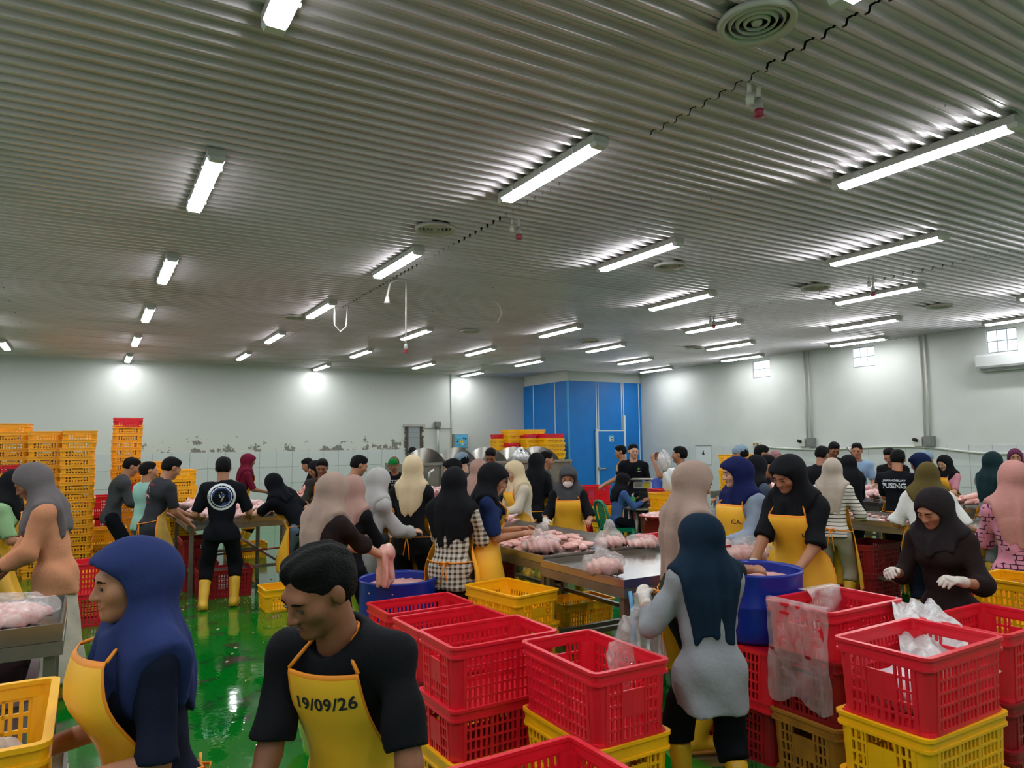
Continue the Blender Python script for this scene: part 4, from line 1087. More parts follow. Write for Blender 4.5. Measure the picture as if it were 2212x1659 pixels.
# foreground, right
stack(3.235, 1.90, [(ME_YEL, 'yellow', .25), (ME_YEL, 'yellow', .32), R_], XL, 'in front of the woman in the brown cardigan', 'crates on the right')
stack(3.575, 2.56, [BR, (ME_REDD, 'dark red', .25), R_], XL, 'under the hanging plastic sheet', 'crates on the right')
stack(4.04, 1.97, [(ME_REDD, 'dark red', .21), (ME_REDD, 'dark red', .32), R_], XL, 'right of the front right stack', 'crates on the right')
stack(4.08, 2.71, [(ME_REDD, 'dark red', .15), (ME_RED, 'red', .29), (ME_RED, 'red', .3)], XL, 'at the hands of the cardigan woman', 'crates on the right')
stack(5.12, 2.22, [(ME_REDD, 'dark red', .25), (ME_YEL, 'yellow', .32), (ME_YEL, 'yellow', .3)], YL, 'right of the cardigan woman', 'crates on the right')
stack(6.15, 3.1, [(ME_REDD, 'dark red', .25), (ME_RED, 'red', .32)], XL, 'beside the woman in the pink dress', 'crates on the right')
# the pair of crates that carry the right barrel, bottoms up
for k in range(2):
    o = link('crate', ME_REDD if k == 0 else ME_RED, None, (3.47, 3.07, .275*(k+1) + .052*k), (PI, 0, YL)); tag(o, 'upturned red crate, %s of the pair under the right blue barrel' % ['lower', 'upper'][k], 'crate', 'crates under the right barrel')
# left back: tall stacks of shallow trays
def tall(px, pyb, n, reds, place, rz, Z=None, w=T_):
    p = at_z(px, pyb, 0.0)
    stack(p[0], p[1], [(TR if i in reds else w) for i in range(n)], rz, place, 'tall stacks of shallow trays by the back wall', .012)
tall(15, 1240, 18, (12,), 'at the left picture edge', YL)
tall(88, 1242, 17, (), 'second from the left picture edge', YL)
tall(160, 1243, 17, (), 'third from the left picture edge', YL)
tall(266, 1205, 19, (9, 18), 'with the red crate on top near the back wall', YL)
tall(347, 1210, 13, (), 'behind the man in the dark printed shirt', YL)
tall(382, 1222, 12, (), 'beside the left steel table', YL, w=TY)
p = at_z(220, 1228, 0); stack(p[0], p[1], [TY, TY, TY, (ME_YT, 'yellow', .22)], XL, 'with one deep crate on top behind the dark blue scarf', 'yellow crates')
p = at_z(150, 1285, 0); stack(p[0], p[1], [TY, TY], XL, 'low beside the tall stacks', 'yellow crates')
p = at_z(200, 1215, 0); crate(ME_RED, p[0] + .2, p[1] + .6, 1.0-.12, XL, 'red crate peeking out behind the third tall stack') if False else None
p = at_z(205, 1190, 0); stack(p[0], p[1], [R_, (ME_RED, 'red', .3), (ME_RED, 'red', .3)], YL, 'peeking out behind the third tall stack', 'red crates')
# far stack before the cold room
for i, (px, n, reds) in enumerate([(1088, 17, (16,)), (1112, 18, (14,)), (1150, 18, (16,)), (1192, 17, (16,))]):
    p = at_depth(px, 1000, 19.3 - .1*i)
    stack(p[0], p[1], [(TR if k in reds else TY) for k in range(n)], XL, ['left most before the blue cold room', 'second before the blue cold room', 'third before the blue cold room', 'right most before the blue cold room'][i], 'far stacks of trays before the cold room', .02)
# right back
p = at_depth(1592, 970, 13.6); stack(p[0], p[1], [(ME_YEL, 'yellow', .3)]*5, XL, 'behind the man with the hair net', 'yellow crates')
p = at_depth(1456, 1040, 9.9); stack(p[0], p[1], [TY]*7 + [(ME_YT, 'yellow', .24)], YL, 'carrying the white bag beside the man with white collar', 'yellow crates')
# under and around the tables
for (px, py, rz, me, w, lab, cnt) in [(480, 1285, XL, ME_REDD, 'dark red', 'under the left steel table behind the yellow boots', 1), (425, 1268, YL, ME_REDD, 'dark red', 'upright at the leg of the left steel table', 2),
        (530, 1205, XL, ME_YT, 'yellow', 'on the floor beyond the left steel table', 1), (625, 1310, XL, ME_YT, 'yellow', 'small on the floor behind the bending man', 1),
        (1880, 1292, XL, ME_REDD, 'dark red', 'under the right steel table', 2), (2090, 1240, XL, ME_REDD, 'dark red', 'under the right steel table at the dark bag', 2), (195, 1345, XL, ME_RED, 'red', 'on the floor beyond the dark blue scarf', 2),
        (1282, 1150, XL, ME_RED, 'red', 'behind the woman with the face mask', 3), (1465, 1120, XL, ME_REDD, 'dark red', 'behind the beige scarf woman', 2), (1320, 1155, XL, ME_YT, 'amber', 'behind the green chair', 2), (1250, 1345, XL, ME_YT, 'yellow', 'on the floor under the middle steel table', 1),
        (1400, 1120, XL, ME_REDD, 'dark red', 'beyond the scale table', 1)]:
    p = at_z(px, py, 0.0)
    stack(p[0], p[1], [(me, w, .3)]*cnt, rz, lab, 'crates on the floor')
stack(3.72, 6.85, [RD, RD], YL, 'under the far part of the middle steel table', 'crates on the floor')
# red crate lying on the middle table
crate(ME_RED, 4.02, 4.42, .87 - .13, YL, 'red crate standing at the far corner of the middle steel table') if False else None
# ================================================================== tables
M_tsteel = mat('table_steel', srgb(176, 173, 166), 0.22, 0.9, 0.10, 3.0, 0.03, 25)
def table(x0, y0, x1, y1, h, label, rim=.035, nleg=2, low=.28, nparts=1):
    o = empty('steel_table', ((x0+x1)/2, (y0+y1)/2, 0)); tag(o, label, 'table')
    X, Y = (x1-x0)/2, (y1-y0)/2
    b = MB(); b.box(-X, -Y, h - .02, X, Y, h); b.build('table_top', M_tsteel, o)
    for (a, c, d, e) in ((-X, -Y, X, -Y + .012), (-X, Y - .012, X, Y), (-X, -Y + .012, -X + .012, Y - .012), (X - .012, -Y + .012, X, Y - .012)):
        b = MB(); b.box(a, c, h, d, e, h + rim); b.build('rim', M_tsteel, o)
    for (a, c, d, e) in ((-X - .004, -Y - .004, X + .004, -Y + .03), (-X - .004, Y - .03, X + .004, Y + .004), (-X - .004, -Y + .03, -X + .03, Y - .03), (X - .03, -Y + .03, X + .004, Y - .03)):
        b = MB(); b.box(a, c, h - .085, d, e, h - .022); b.build('apron_rail', M_steel_dull, o)
    lm = MB(); lm.box(-.024, -.024, 0, .024, .024, h - .03); leg_me = lm.mesh('leg', M_steel_dull)
    for i in range(nleg):
        yy = -Y + .06 + (2*Y - .12)*i/(nleg-1)
        for sx in (-1, 1): link('leg', leg_me, o, (sx*(X - .05), yy, 0))
        b = MB(); b.box(-X + .07, -.018, low - .018, X - .07, .018, low + .018); b.build('stretcher', M_steel_dull, o, (0, yy, 0))
    b = MB(); b.box(-.018, -Y + .08, low - .018, .018, Y - .08, low + .018)
    for sx in (-1, 1): link('side_rail', b.mesh('side_rail', M_steel_dull), o, (sx*(X - .05), 0, 0.0))
    return o
TH = .86
table(3.10, 4.77, 4.32, 7.60, TH, 'long stainless table in the middle heaped with chicken pieces and bags', nleg=3)
table(3.06, 3.74, 4.32, 4.75, TH - .02, 'short wet stainless table at the near end of the middle row', nleg=2)
table(1.05, 9.45, 2.25, 12.9, TH, 'stainless table on the left with whole chickens and the printed shirt man', nleg=3)
table(3.35, 9.35, 5.45, 10.75, TH, 'stainless table further back heaped with chickens under the scarf women', nleg=2)
table(2.75, 11.35, 4.25, 12.35, TH, 'far left stainless table with a high heap of chicken', nleg=2)
table(7.40, 2.35, 8.35, 4.28, TH, 'near stainless table on the right with small meat trimmings', nleg=2)
table(7.40, 4.32, 8.35, 6.60, TH, 'stainless table on the right beside the striped shirt', nleg=2)
table(9.55, 3.6, 10.6, 6.0, TH, 'stainless table by the right wall heaped with chicken legs', nleg=2)
table(9.55, 6.05, 10.75, 9.2, TH, 'far stainless table on the right heaped with pink chickens', nleg=2)
table(-1.35, 4.05, -.08, 4.82, .90, 'stainless table at the left edge holding a bag of meat', rim=.06, nleg=2)
table(-1.3, 1.95, -.03, 3.1, .68, 'low steel table under the yellow crate at the lower left', nleg=2)
table(-1.6, 5.2, -.62, 7.6, TH, 'stainless table at the left edge before the grey scarf woman', nleg=2)
# ================================================================== chicken
def make_chick_mat(name, c0, c1, c2):
    m = mat(name, c0, .32, spec=.6)
    N, L, b = nodes_of(m)
    tc = N.new('ShaderNodeTexCoord'); n = N.new('ShaderNodeTexNoise'); n.inputs['Scale'].default_value = 13; n.inputs['Detail'].default_value = 5
    oi = N.new('ShaderNodeObjectInfo'); av = N.new('ShaderNodeVectorMath'); av.operation = 'ADD'
    L.new(tc.outputs['Object'], av.inputs[0]); L.new(oi.outputs['Location'], av.inputs[1]); L.new(av.outputs[0], n.inputs['Vector'])
    cr = N.new('ShaderNodeValToRGB'); E = cr.color_ramp.elements; E[0].position = .3; E[0].color = (*c0, 1); E[1].position = .6; E[1].color = (*c1, 1); e = E.new(.72); e.color = (*c2, 1)
    L.new(n.outputs['Fac'], cr.inputs[0]); L.new(cr.outputs[0], b.inputs['Base Color'])
    b.inputs['Subsurface Weight'].default_value = 0.0
    return m
M_chick = make_chick_mat('raw_chicken_skin', srgb(236, 200, 196), srgb(228, 180, 178), srgb(196, 120, 124))
M_meat = make_chick_mat('raw_chicken_meat', srgb(234, 186, 172), srgb(220, 154, 146), srgb(240, 214, 196))
M_scrap = make_chick_mat('meat_scraps', srgb(214, 150, 146), srgb(196, 116, 120), srgb(236, 206, 196))
def chicken_meshes():
    out = []
    for v in range(3):
        rd = random.Random(v); S = Sdf()
        S.ell((0, 0, .06), (.075, .10, .062), .03)
        for sg in (-1, 1):
            a = V3(sg*.05, -.06, .06); k = V3(sg*(.075 + rd.uniform(-.01, .02)), -.13 - .02*v, .06 + rd.uniform(-.01, .05)); t = k + V3(-sg*.02, -.07, rd.uniform(-.02, .05))
            S.cone(a, k, .042, .032, .03); S.cone(k, t, .026, .011, .012); S.ell(t, (.014,)*3, .008)
            w0 = V3(sg*.065, .05, .075); w1 = V3(sg*(.11 + .01*v), .03, .045); w2 = V3(sg*.10, .09, .03)
            S.cone(w0, w1, .024, .019, .015); S.cone(w1, w2, .017, .011, .008)
        S.cone((0, .09, .07), (0, .15, .05 + .02*v), .03, .018, .03); S.plane((0, 0, .004), (0, 0, -1))
        k_ = Skin(); f = folds(.003, v, 20, 20, 20); k_.sdf(lambda P: S(P) + f(P), S.lo, S.hi, .0135); out.append(k_.mesh('chicken', M_chick))
    return out
CHICK = chicken_meshes()
def piece_meshes():
    out = []
    for v in range(4):
        rd = random.Random(v + 40); S = Sdf()
        if v < 2: S.cone((0, -.05, .025), (.01, .03, .028), .032, .024, .02, V3(0, 0, 1), .75); S.cone((.0, .03, .026), (.02, .09, .02), .016, .009, .01); S.ell((.02, .092, .02), (.014, .012, .012), .008)
        else: S.ell((0, 0, .022), (.05, .07, .022), .02); S.ell((.03, .03, .024), (.03, .045, .02), .02); S.ell((-.03, -.02, .02), (.03, .04, .018), .02)
        S.plane((0, 0, .003), (0, 0, -1)); f0 = folds(.006, v, 20, 22, 26); f1 = folds(.0035, v+9, 50, 46, 50); f = lambda P: f0(P) + f1(P)
        k_ = Skin(); k_.sdf(lambda P: S(P) + f(P), S.lo, S.hi, .010); out.append(k_.mesh('chicken_piece', M_meat))
    return out
PIECE = piece_meshes()
def heap(n, cx, cy, z, rx, ry, hgt, meshes, name, label, cat, group, scale=1.0, seed=1, tilt=.5, layer=.085):
    """pieces laid in layers of a mound; each one an object"""
    rd = random.Random(seed)
    for i in range(n):
        a = rd.uniform(0, 2*PI); rr = math.sqrt((i + .5)/n)
        q = 1 - rr; x = cx + rx*rr*math.cos(a); y = cy + ry*rr*math.sin(a); zz = z + hgt*max(0, q)*rd.uniform(.75, 1.0)
        o = link(name, meshes[i % len(meshes)], None, (x, y, zz), (rd.uniform(-tilt, tilt)*(.2 + q), rd.uniform(-tilt, tilt)*(.2 + q), rd.uniform(0, 6.28)), (scale*rd.uniform(.9, 1.1),)*3)
        tag(o, label, cat, group)
T0 = TH + .002
heap(26, 1.65, 9.95, T0, .50, .42, .10, CHICK, 'chicken', 'plucked whole chicken at the near end of the left steel table', 'chicken', 'whole chickens on the left table', seed=1)
heap(26, 1.65, 11.2, T0, .50, .8, .14, CHICK, 'chicken', 'plucked whole chicken further back on the left steel table', 'chicken', 'whole chickens far on the left table', seed=2)
heap(34, 3.35, 11.85, T0, .52, .42, .42, PIECE, 'chicken_piece', 'chicken piece in the high heap on the far left table', 'chicken piece', 'chicken heap on the far left table', 1.7, seed=3)
heap(44, 4.4, 10.0, T0, .95, .55, .22, CHICK, 'chicken', 'plucked chicken in the heap behind the scarf women', 'chicken', 'chickens on the table behind the scarf women', seed=4)
heap(52, 10.1, 7.5, T0, .45, 1.3, .30, CHICK, 'chicken', 'plucked chicken in the big pink heap on the far right table', 'chicken', 'chickens on the far right table', seed=5)
heap(60, 10.05, 4.75, T0, .40, 1.0, .20, PIECE, 'chicken_piece', 'chicken leg in the heap on the table by the right wall', 'chicken piece', 'chicken legs on the right wall table', 1.4, seed=6)
heap(46, 3.62, 5.75, T0, .42, .72, .06, PIECE, 'chicken_piece', 'cut chicken piece lying before the woman with the face mask', 'chicken piece', 'cut chicken on the middle table', 1.05, seed=7)
heap(22, 3.36, 5.35, T0, .2, .32, .04, PIECE, 'chicken_piece', 'cut chicken piece at the hands of the navy shirt woman', 'chicken piece', 'cut chicken at the middle table edge', .9, seed=17)
heap(12, 3.55, 6.95, T0, .36, .5, .08, CHICK, 'chicken', 'plucked chicken at the far end of the middle table', 'chicken', 'chickens at the far end of the middle table', seed=8)
heap(40, 7.8, 3.3, T0, .3, .8, .03, PIECE, 'chicken_piece', 'small meat trimming on the near right table', 'chicken piece', 'trimmings on the near right table', .6, seed=9)
heap(40, 7.8, 5.4, T0, .3, 1.0, .03, PIECE, 'chicken_piece', 'small meat trimming on the table beside the striped shirt', 'chicken piece', 'trimmings beside the striped shirt', .6, seed=10)
heap(22, -1.1, 6.4, T0, .3, .9, .12, CHICK, 'chicken', 'plucked chicken on the table at the left picture edge', 'chicken', 'chickens at the left picture edge', seed=11)
heap(14, -.6, 4.4, .905, .3, .28, .06, PIECE, 'chicken_piece', 'raw chicken piece on the left edge table beside the bag', 'chicken piece', 'chicken on the left edge table', 1.0, seed=12)
heap(7, 4.05, 4.05, TH - .018, .12, .1, .03, PIECE, 'chicken_piece', 'chicken fillet at the right corner of the wet near table', 'chicken piece', 'fillets on the wet table', .9, seed=13)
# small scraps nobody could count
def scraps(name, label, x0, x1, y0, y1, z, n, seed):
    rd = random.Random(seed); b = MB()
    for i in range(n):
        x, y = rd.uniform(x0, x1), rd.uniform(y0, y1); s_ = rd.uniform(.006, .02); a = rd.uniform(0, 6.28); h = s_*.5
        P = [(x + s_*math.cos(a + k*PI/2)*(1 if k % 2 else .5), y + s_*math.sin(a + k*PI/2)*(1 if k % 2 else .5), z) for k in range(4)] + [(x, y, z + h)]
        b.add(P, [(0, 1, 4), (1, 2, 4), (2, 3, 4), (3, 0, 4)], 0, True)
    o = b.build(name, M_scrap); tag(o, label, 'meat scraps', kind='stuff')
scraps('meat_scraps', 'tiny pale meat scraps strewn over the wet green floor', .3, 4.5, 5.5, 12, .001, 420, 1)
scraps('meat_scraps', 'tiny meat scraps on the middle stainless table', 3.15, 4.2, 4.8, 6.6, TH + .001, 260, 2)
scraps('meat_scraps', 'tiny meat scraps on the right stainless tables', 7.45, 8.3, 2.5, 6.5, TH + .001, 420, 3)
# ================================================================== plastic bags
def make_film(name, col, alpha, rough=.25):
    m = bpy.data.materials.new(name); m.use_nodes = True; nt = m.node_tree; nt.nodes.clear()
    out = nt.nodes.new('ShaderNodeOutputMaterial'); tr = nt.nodes.new('ShaderNodeBsdfTransparent'); pb = nt.nodes.new('ShaderNodeBsdfPrincipled'); mx = nt.nodes.new('ShaderNodeMixShader')
    pb.inputs['Base Color'].default_value = (*col, 1); pb.inputs['Roughness'].default_value = rough; pb.inputs['Specular IOR Level'].default_value = .8
    lw = nt.nodes.new('ShaderNodeTexNoise'); lw.inputs['Scale'].default_value = 9; lw.inputs['Detail'].default_value = 5; lw.inputs['Distortion'].default_value = 1.5
    tc = nt.nodes.new('ShaderNodeTexCoord'); nt.links.new(tc.outputs['Object'], lw.inputs['Vector'])
    mr = nt.nodes.new('ShaderNodeMapRange'); mr.inputs[1].default_value = .35; mr.inputs[2].default_value = .7; mr.inputs[3].default_value = alpha*.6; mr.inputs[4].default_value = min(1, alpha*1.5)
    nt.links.new(lw.outputs['Fac'], mr.inputs[0]); nt.links.new(mr.outputs[0], mx.inputs[0])
    bp = nt.nodes.new('ShaderNodeBump'); bp.inputs['Strength'].default_value = .5; bp.inputs['Distance'].default_value = .01; nt.links.new(lw.outputs['Fac'], bp.inputs['Height']); nt.links.new(bp.outputs[0], pb.inputs['Normal'])
    nt.links.new(tr.outputs[0], mx.inputs[1]); nt.links.new(pb.outputs[0], mx.inputs[2]); nt.links.new(mx.outputs[0], out.inputs[0]); return m
M_film = make_film('plastic_film', srgb(236, 230, 228), .30)
M_filmw = make_film('milky_film', srgb(226, 222, 222), .72, .35)
def bag(x, y, z, sx, sy, sz, label, seed=1, neck=None, fill=.8, m=None, top=True, rz=0):
    o = empty('plastic_bag', (x, y, z), rz); tag(o, label, 'plastic bag')
    f = folds(.012, seed, 14, 14, 12); f2 = folds(.005, seed+2, 40, 40, 36); f3 = folds(.008, seed+5, 22, 24, 20)
    if fill:
        S = Sdf(); S.ell((0, 0, sz*.42*fill), (sx*.86, sy*.86, sz*.45*fill), .02); S.ell((sx*.25, -sy*.2, sz*.3), (sx*.5, sy*.6, sz*.32), .03); S.plane((0, 0, .004), (0, 0, -1))
        k = Skin(); k.sdf(lambda P: S(P) + f2(P)*1.6 + f3(P), S.lo - .03, S.hi + .03, .011); link('contents', k.mesh('contents', M_meat), o)
    S2 = Sdf(); S2.ell((0, 0, sz*.5), (sx, sy, sz*.52), .03)
    if neck: S2.cone((sx*.1, 0, sz*.75), neck, .05, .03, .06); S2.cone(neck, (neck[0] + .03, neck[1], neck[2] + .05), .015, .05, .02)
    S2.plane((0, 0, .002), (0, 0, -1))
    k = Skin(); k.sdf(lambda P: S2(P) + f(P) + f2(P), S2.lo - .03, S2.hi + .03, .011); link('film', k.mesh('film', m or M_film), o)
    return o
def on(px, py, z=TH): p = at_z(px, py, z); return p[0], p[1]
x, y = on(1170, 1195); bag(x, y, TH + .002, .17, .13, .17, 'clear bag of meat at the left edge of the middle table', 1, (-.02, 0, .15))
x, y = on(1320, 1185); bag(x, y, TH + .002, .15, .12, .15, 'knotted clear bag of meat at the right edge of the middle table', 2, (-.05, 0, .14))
x, y = on(1385, 1185); bag(x, y, TH + .002, .15, .12, .12, 'flat clear bag of meat beside the knotted bag', 3, None)
x, y = on(1305, 1238); bag(x, y, TH - .016, .15, .13, .17, 'tied round bag of meat on the near wet table', 4, (-.02, .02, .16))
bag(-.42, 4.42, .905, .30, .26, .15, 'large open clear bag of meat on the left edge table', 5, None)
x, y = on(1610, 1205, .9); bag(x, y, .86, .2, .16, .2, 'big clear bag of chicken behind the right blue barrel', 6, None)
b = MB(); b.box(-.22, -.16, 0, .22, .16, .02)
# ================================================================== blue barrels
M_barrel = mat('blue_plastic', srgb(14, 44, 150), 0.3, 0, 0.1, 4.0, 0.02, 30)
def barrel(x, y, z, r, h, label, fill):
    o = empty('barrel', (x, y, z)); tag(o, label, 'barrel')
    b = MB(); b.lathe([(0, .0), (r*.93, 0), (r*.97, .02), (r*.985, .06), (r, .1), (r, h*.5), (r*1.012, h*.52), (r, h*.54), (r, h - .03), (r*1.02, h - .015), (r*1.015, h), (r*.985, h), (r*.97, h - .02), (r*.965, .05), (0, .04)], n=40); b.build('shell', M_barrel, o)
    S = Sdf(); S.cone((0, 0, h - .085), (0, 0, h - .075), r*.93, None, .02, V3(0, 0, 1), .12); f = folds(.012, 3, 26, 26, 10)
    k = Skin(); k.sdf(lambda P: S(P) + f(P), S.lo, S.hi, .016); c = link('meat_pulp', k.mesh('meat_pulp', M_scrap if fill < .9 else M_meat), o); 
    return o
barrel(2.12, 5.36, 0, .30, .75, 'blue plastic barrel of meat at the brown shirt woman', 1)
barrel(3.54, 3.09, .604, .29, .40, 'cut down blue barrel standing on red crates at the black scarf woman', 1)
barrel(3.95, 3.82, 0, .24, .8, 'blue barrel half hidden behind the cut down one', .9) if False else None
# ================================================================== the people
BLK = cloth('cloth_black', srgb(23, 24, 28)); NVY = cloth('cloth_navy', srgb(23, 30, 48)); DGRY = cloth('cloth_charcoal', srgb(66, 68, 72)); JEAN = cloth('cloth_jeans', srgb(84, 104, 122))
BEI = cloth('cloth_beige', srgb(190, 168, 150)); CRM = cloth('cloth_cream', srgb(214, 194, 158)); WHT = cloth('cloth_white', srgb(226, 226, 222)); LGRY = cloth('cloth_light_grey', srgb(178, 176, 174)); KHA = cloth('cloth_khaki', srgb(164, 154, 138))
BRN = cloth('cloth_brown', srgb(42, 31, 31)); OLV = cloth('cloth_olive', srgb(94, 82, 44)); PNK = cloth('cloth_dusty_pink', srgb(196, 140, 132)); MRN = cloth('cloth_maroon', srgb(106, 24, 48)); TEAL = cloth('cloth_pale_teal', srgb(150, 196, 186))
SKY = cloth('cloth_sky_blue', srgb(146, 176, 208)); DGRN = cloth('cloth_dark_green', srgb(44, 50, 36)); PEA = cloth('cloth_peach', srgb(214, 148, 112)); MAUVE = cloth('cloth_mauve', srgb(176, 140, 130)); TAUPE = cloth('cloth_taupe', srgb(166, 142, 130))
INK = cloth('cloth_ink_teal', srgb(20, 38, 56)); INDIGO = cloth('cloth_indigo', srgb(44, 56, 104)); DENIM = cloth('cloth_denim', srgb(72, 104, 162)); NAVYH = cloth('cloth_navy_scarf', srgb(26, 32, 78)); GRYH = cloth('cloth_grey_scarf', srgb(110, 104, 106)); CHARH = cloth('cloth_charcoal_scarf', srgb(72, 74, 78))
GRYSH = cloth('cloth_heather_grey', srgb(144, 147, 152)); CHAM = cloth('cloth_blue_grey', srgb(142, 154, 172), noise=.3); DTEAL = cloth('cloth_deep_teal', srgb(28, 50, 54)); PLUM = cloth('cloth_plum', srgb(100, 50, 78)); CREAMT = cloth('cloth_ecru', srgb(206, 194, 176)); PINKT = cloth('cloth_pink', srgb(206, 140, 152)); BLKN = cloth('cloth_night', srgb(17, 19, 26)); SKIRT = cloth('cloth_stone', srgb(196, 186, 170), noise=.2)
NET = mat('hair_net', srgb(128, 152, 172), .7, 0, .15, 60, .3, 120)
def pattern_mat(name, kind):
    m = cloth(name, (1, 1, 1)); N, L, b = nodes_of(m); tc = N.new('ShaderNodeTexCoord'); sp = N.new('ShaderNodeSeparateXYZ'); L.new(tc.outputs['Object'], sp.inputs[0])
    def saw(sock, freq, thr, ph=0.0):
        a = N.new('ShaderNodeMath'); a.operation = 'MULTIPLY_ADD'; a.inputs[1].default_value = freq; a.inputs[2].default_value = ph; L.new(sock, a.inputs[0])
        f = N.new('ShaderNodeMath'); f.operation = 'FRACT'; L.new(a.outputs[0], f.inputs[0])
        g = N.new('ShaderNodeMath'); g.operation = 'LESS_THAN'; g.inputs[1].default_value = thr; L.new(f.outputs[0], g.inputs[0]); return g.outputs[0]
    mx = N.new('ShaderNodeMix'); mx.data_type = 'RGBA'
    if kind == 'stripe':
        L.new(saw(sp.outputs['Z'], 26, .26), mx.inputs[0]); mx.inputs[6].default_value = (*srgb(216, 210, 200), 1); mx.inputs[7].default_value = (*srgb(44, 44, 52), 1)
    elif kind == 'check':
        a = N.new('ShaderNodeMath'); a.operation = 'ADD'; L.new(saw(sp.outputs['Z'], 26, .45), a.inputs[0]); L.new(saw(sp.outputs['X'], 26, .45), a.inputs[1])
        d = N.new('ShaderNodeMath'); d.operation = 'MULTIPLY'; d.inputs[1].default_value = .5; L.new(a.outputs[0], d.inputs[0]); L.new(d.outputs[0], mx.inputs[0])
        mx.inputs[6].default_value = (*srgb(206, 200, 186), 1); mx.inputs[7].default_value = (*srgb(66, 56, 44), 1)
    elif kind == 'bluecheck':
        a = N.new('ShaderNodeMath'); a.operation = 'MAXIMUM'; L.new(saw(sp.outputs['Z'], 36, .25), a.inputs[0]); L.new(saw(sp.outputs['X'], 36, .25), a.inputs[1]); L.new(a.outputs[0], mx.inputs[0])
        mx.inputs[6].default_value = (*srgb(150, 170, 205), 1); mx.inputs[7].default_value = (*srgb(30, 36, 60), 1)
    elif kind == 'dress':
        br = N.new('ShaderNodeTexBrick'); br.inputs['Scale'].default_value = 8; br.inputs['Mortar Size'].default_value = .03; br.offset = .5; br.squash = .6
        cb = N.new('ShaderNodeCombineXYZ'); L.new(sp.outputs['X'], cb.inputs[0]); L.new(sp.outputs['Z'], cb.inputs[1]); L.new(cb.outputs[0], br.inputs['Vector'])
        n = N.new('ShaderNodeTexNoise'); n.inputs['Scale'].default_value = 11; L.new(tc.outputs['Object'], n.inputs['Vector']); g = N.new('ShaderNodeMath'); g.operation = 'GREATER_THAN'; g.inputs[1].default_value = .5; L.new(n.outputs['Fac'], g.inputs[0])
        q = N.new('ShaderNodeMath'); q.operation = 'MULTIPLY'; L.new(br.outputs['Fac'], q.inputs[0]); L.new(g.outputs[0], q.inputs[1]); L.new(q.outputs[0], mx.inputs[0])
        mx.inputs[6].default_value = (*srgb(206, 136, 156), 1); mx.inputs[7].default_value = (*srgb(66, 40, 58), 1)
    L.new(mx.outputs[2], b.inputs['Base Color']); return m
STRIPE = pattern_mat('cloth_striped', 'stripe'); CHECK = pattern_mat('cloth_checked', 'check'); BCHECK = pattern_mat('cloth_blue_check', 'bluecheck'); DRESS = pattern_mat('cloth_pink_dress', 'dress')
W = [(-.15, .40, .98), (.15, .40, .98)]; WL = [(-.17, .36, .95), (.14, .42, 1.0)]; DN = None
A1 = dict(top=.10, bottom=.34)
P_ = {}
# ---- foreground
P_['fg_woman'] = person('woman in indigo headscarf and navy tee at lower left reaching left', 286, 1160, 2.1, -106, fopen=.022, tone='mid', hcol=INDIGO, top=NVY, sleeve=.98, bottom=NVY, apron=M_apron, lean=8, hpitch=2, hyaw=4,
    hands=[(-.17, .30, .93), (.14, .32, .92)], visor=True, dw=.2, drape=(.15, .25), loose=.016, ap=dict(top=.16, bottom=.40, wid=.95, bibw=.15, standoff=.05), girth=1.12, apover=True, grip=(.3, .3))
P_['fg_man'] = person('man in black tee and dated yellow apron bending down in front', 690, 1184, 1.95, -148, male=True, tone='dark', head='hair', top=BLK, sleeve=.86, bottom=BLK, apron=M_apron, lean=20, twist=0, hpitch=16, hyaw=22, htilt=4,
    hands=[(-.30, .26, .66), (.16, .34, .64)], loose=.018, ap=dict(top=.13, bottom=.38, wid=.92, bibw=.15), girth=1.05, grip=(.4, .4))
P_['walker'] = person('woman in ink blue headscarf and grey shirt walking between the crates', 1506, 1112, 3.5, -22, tone='mid', hcol=INK, top=GRYSH, sleeve=1.55, bottom=BLKN, lean=5, hpitch=14, hyaw=-25,
    hands=[(-.24, .24, 1.0), (.06, .34, .92)], drape=(.40, .30), dw=.17, loose=.03, hem=.17, eyes=False, feet=[(-.09, .16), (.10, -.12)], girth=1.12, gloves=(1, 0), grip=(.9, .4))
P_['beige_green'] = person('woman in beige headscarf and dark green sleeve behind the ink blue headscarf', 1500, 997, 4.35, 62, tone='mid', hcol=TAUPE, top=DGRN, sleeve=1.7, bottom=BLKN, apron=M_apron, lean=6, hpitch=18, hands=[(-.12, .40, 1.0), (.15, .38, 1.02)], drape=(.14, .42), dw=.2, loose=.022, eyes=True, girth=1.1)
P_['cardigan'] = person('woman in black headscarf and brown cardigan wearing gloves at the crates', 2012, 1058, 4.3, -158, tone='mid', hcol=cloth('cloth_espresso', srgb(42, 36, 38)), top=BRN, sleeve=1.35, bottom=KHA, lean=10, hpitch=24, hyaw=14, hands=[(-.18, .34, .98), (.20, .30, .98)], drape=(.10, .14), loose=.022, gloves=(1, 1), grip=(.8, .9), hem=.14, boots=False)
P_['black_main'] = person('woman in black headscarf and yellow apron with both arms in the right barrel', 1698, 986, 4.9, -156, tone='mid', hcol=BLK, top=BLK, sleeve=.95, bottom=BLKN, apron=M_apron, lean=12, hpitch=24, hyaw=16, hands=[(-.13, .44, .93), (.16, .46, .92)], drape=(.15, .2), loose=.024, visor=True, ap=dict(top=.07, bottom=.36, bibw=.125, wid=1.0), girth=1.15, gloves=(0, 1))
P_['navy_apron'] = person('woman in navy headscarf and blue grey shirt turning left behind the barrel', 1588, 986, 5.75, -140, tone='light', hcol=NAVYH, top=CHAM, sleeve=1.8, bottom=BLKN, apron=M_apron, lean=4, hpitch=10, hyaw=34, hands=[(-.12, .40, 1.0), (.2, .35, .95)], drape=(.08, .12), loose=.026, ap=dict(top=.09, bottom=.36, bibw=.13), girth=1.15, visor=True)
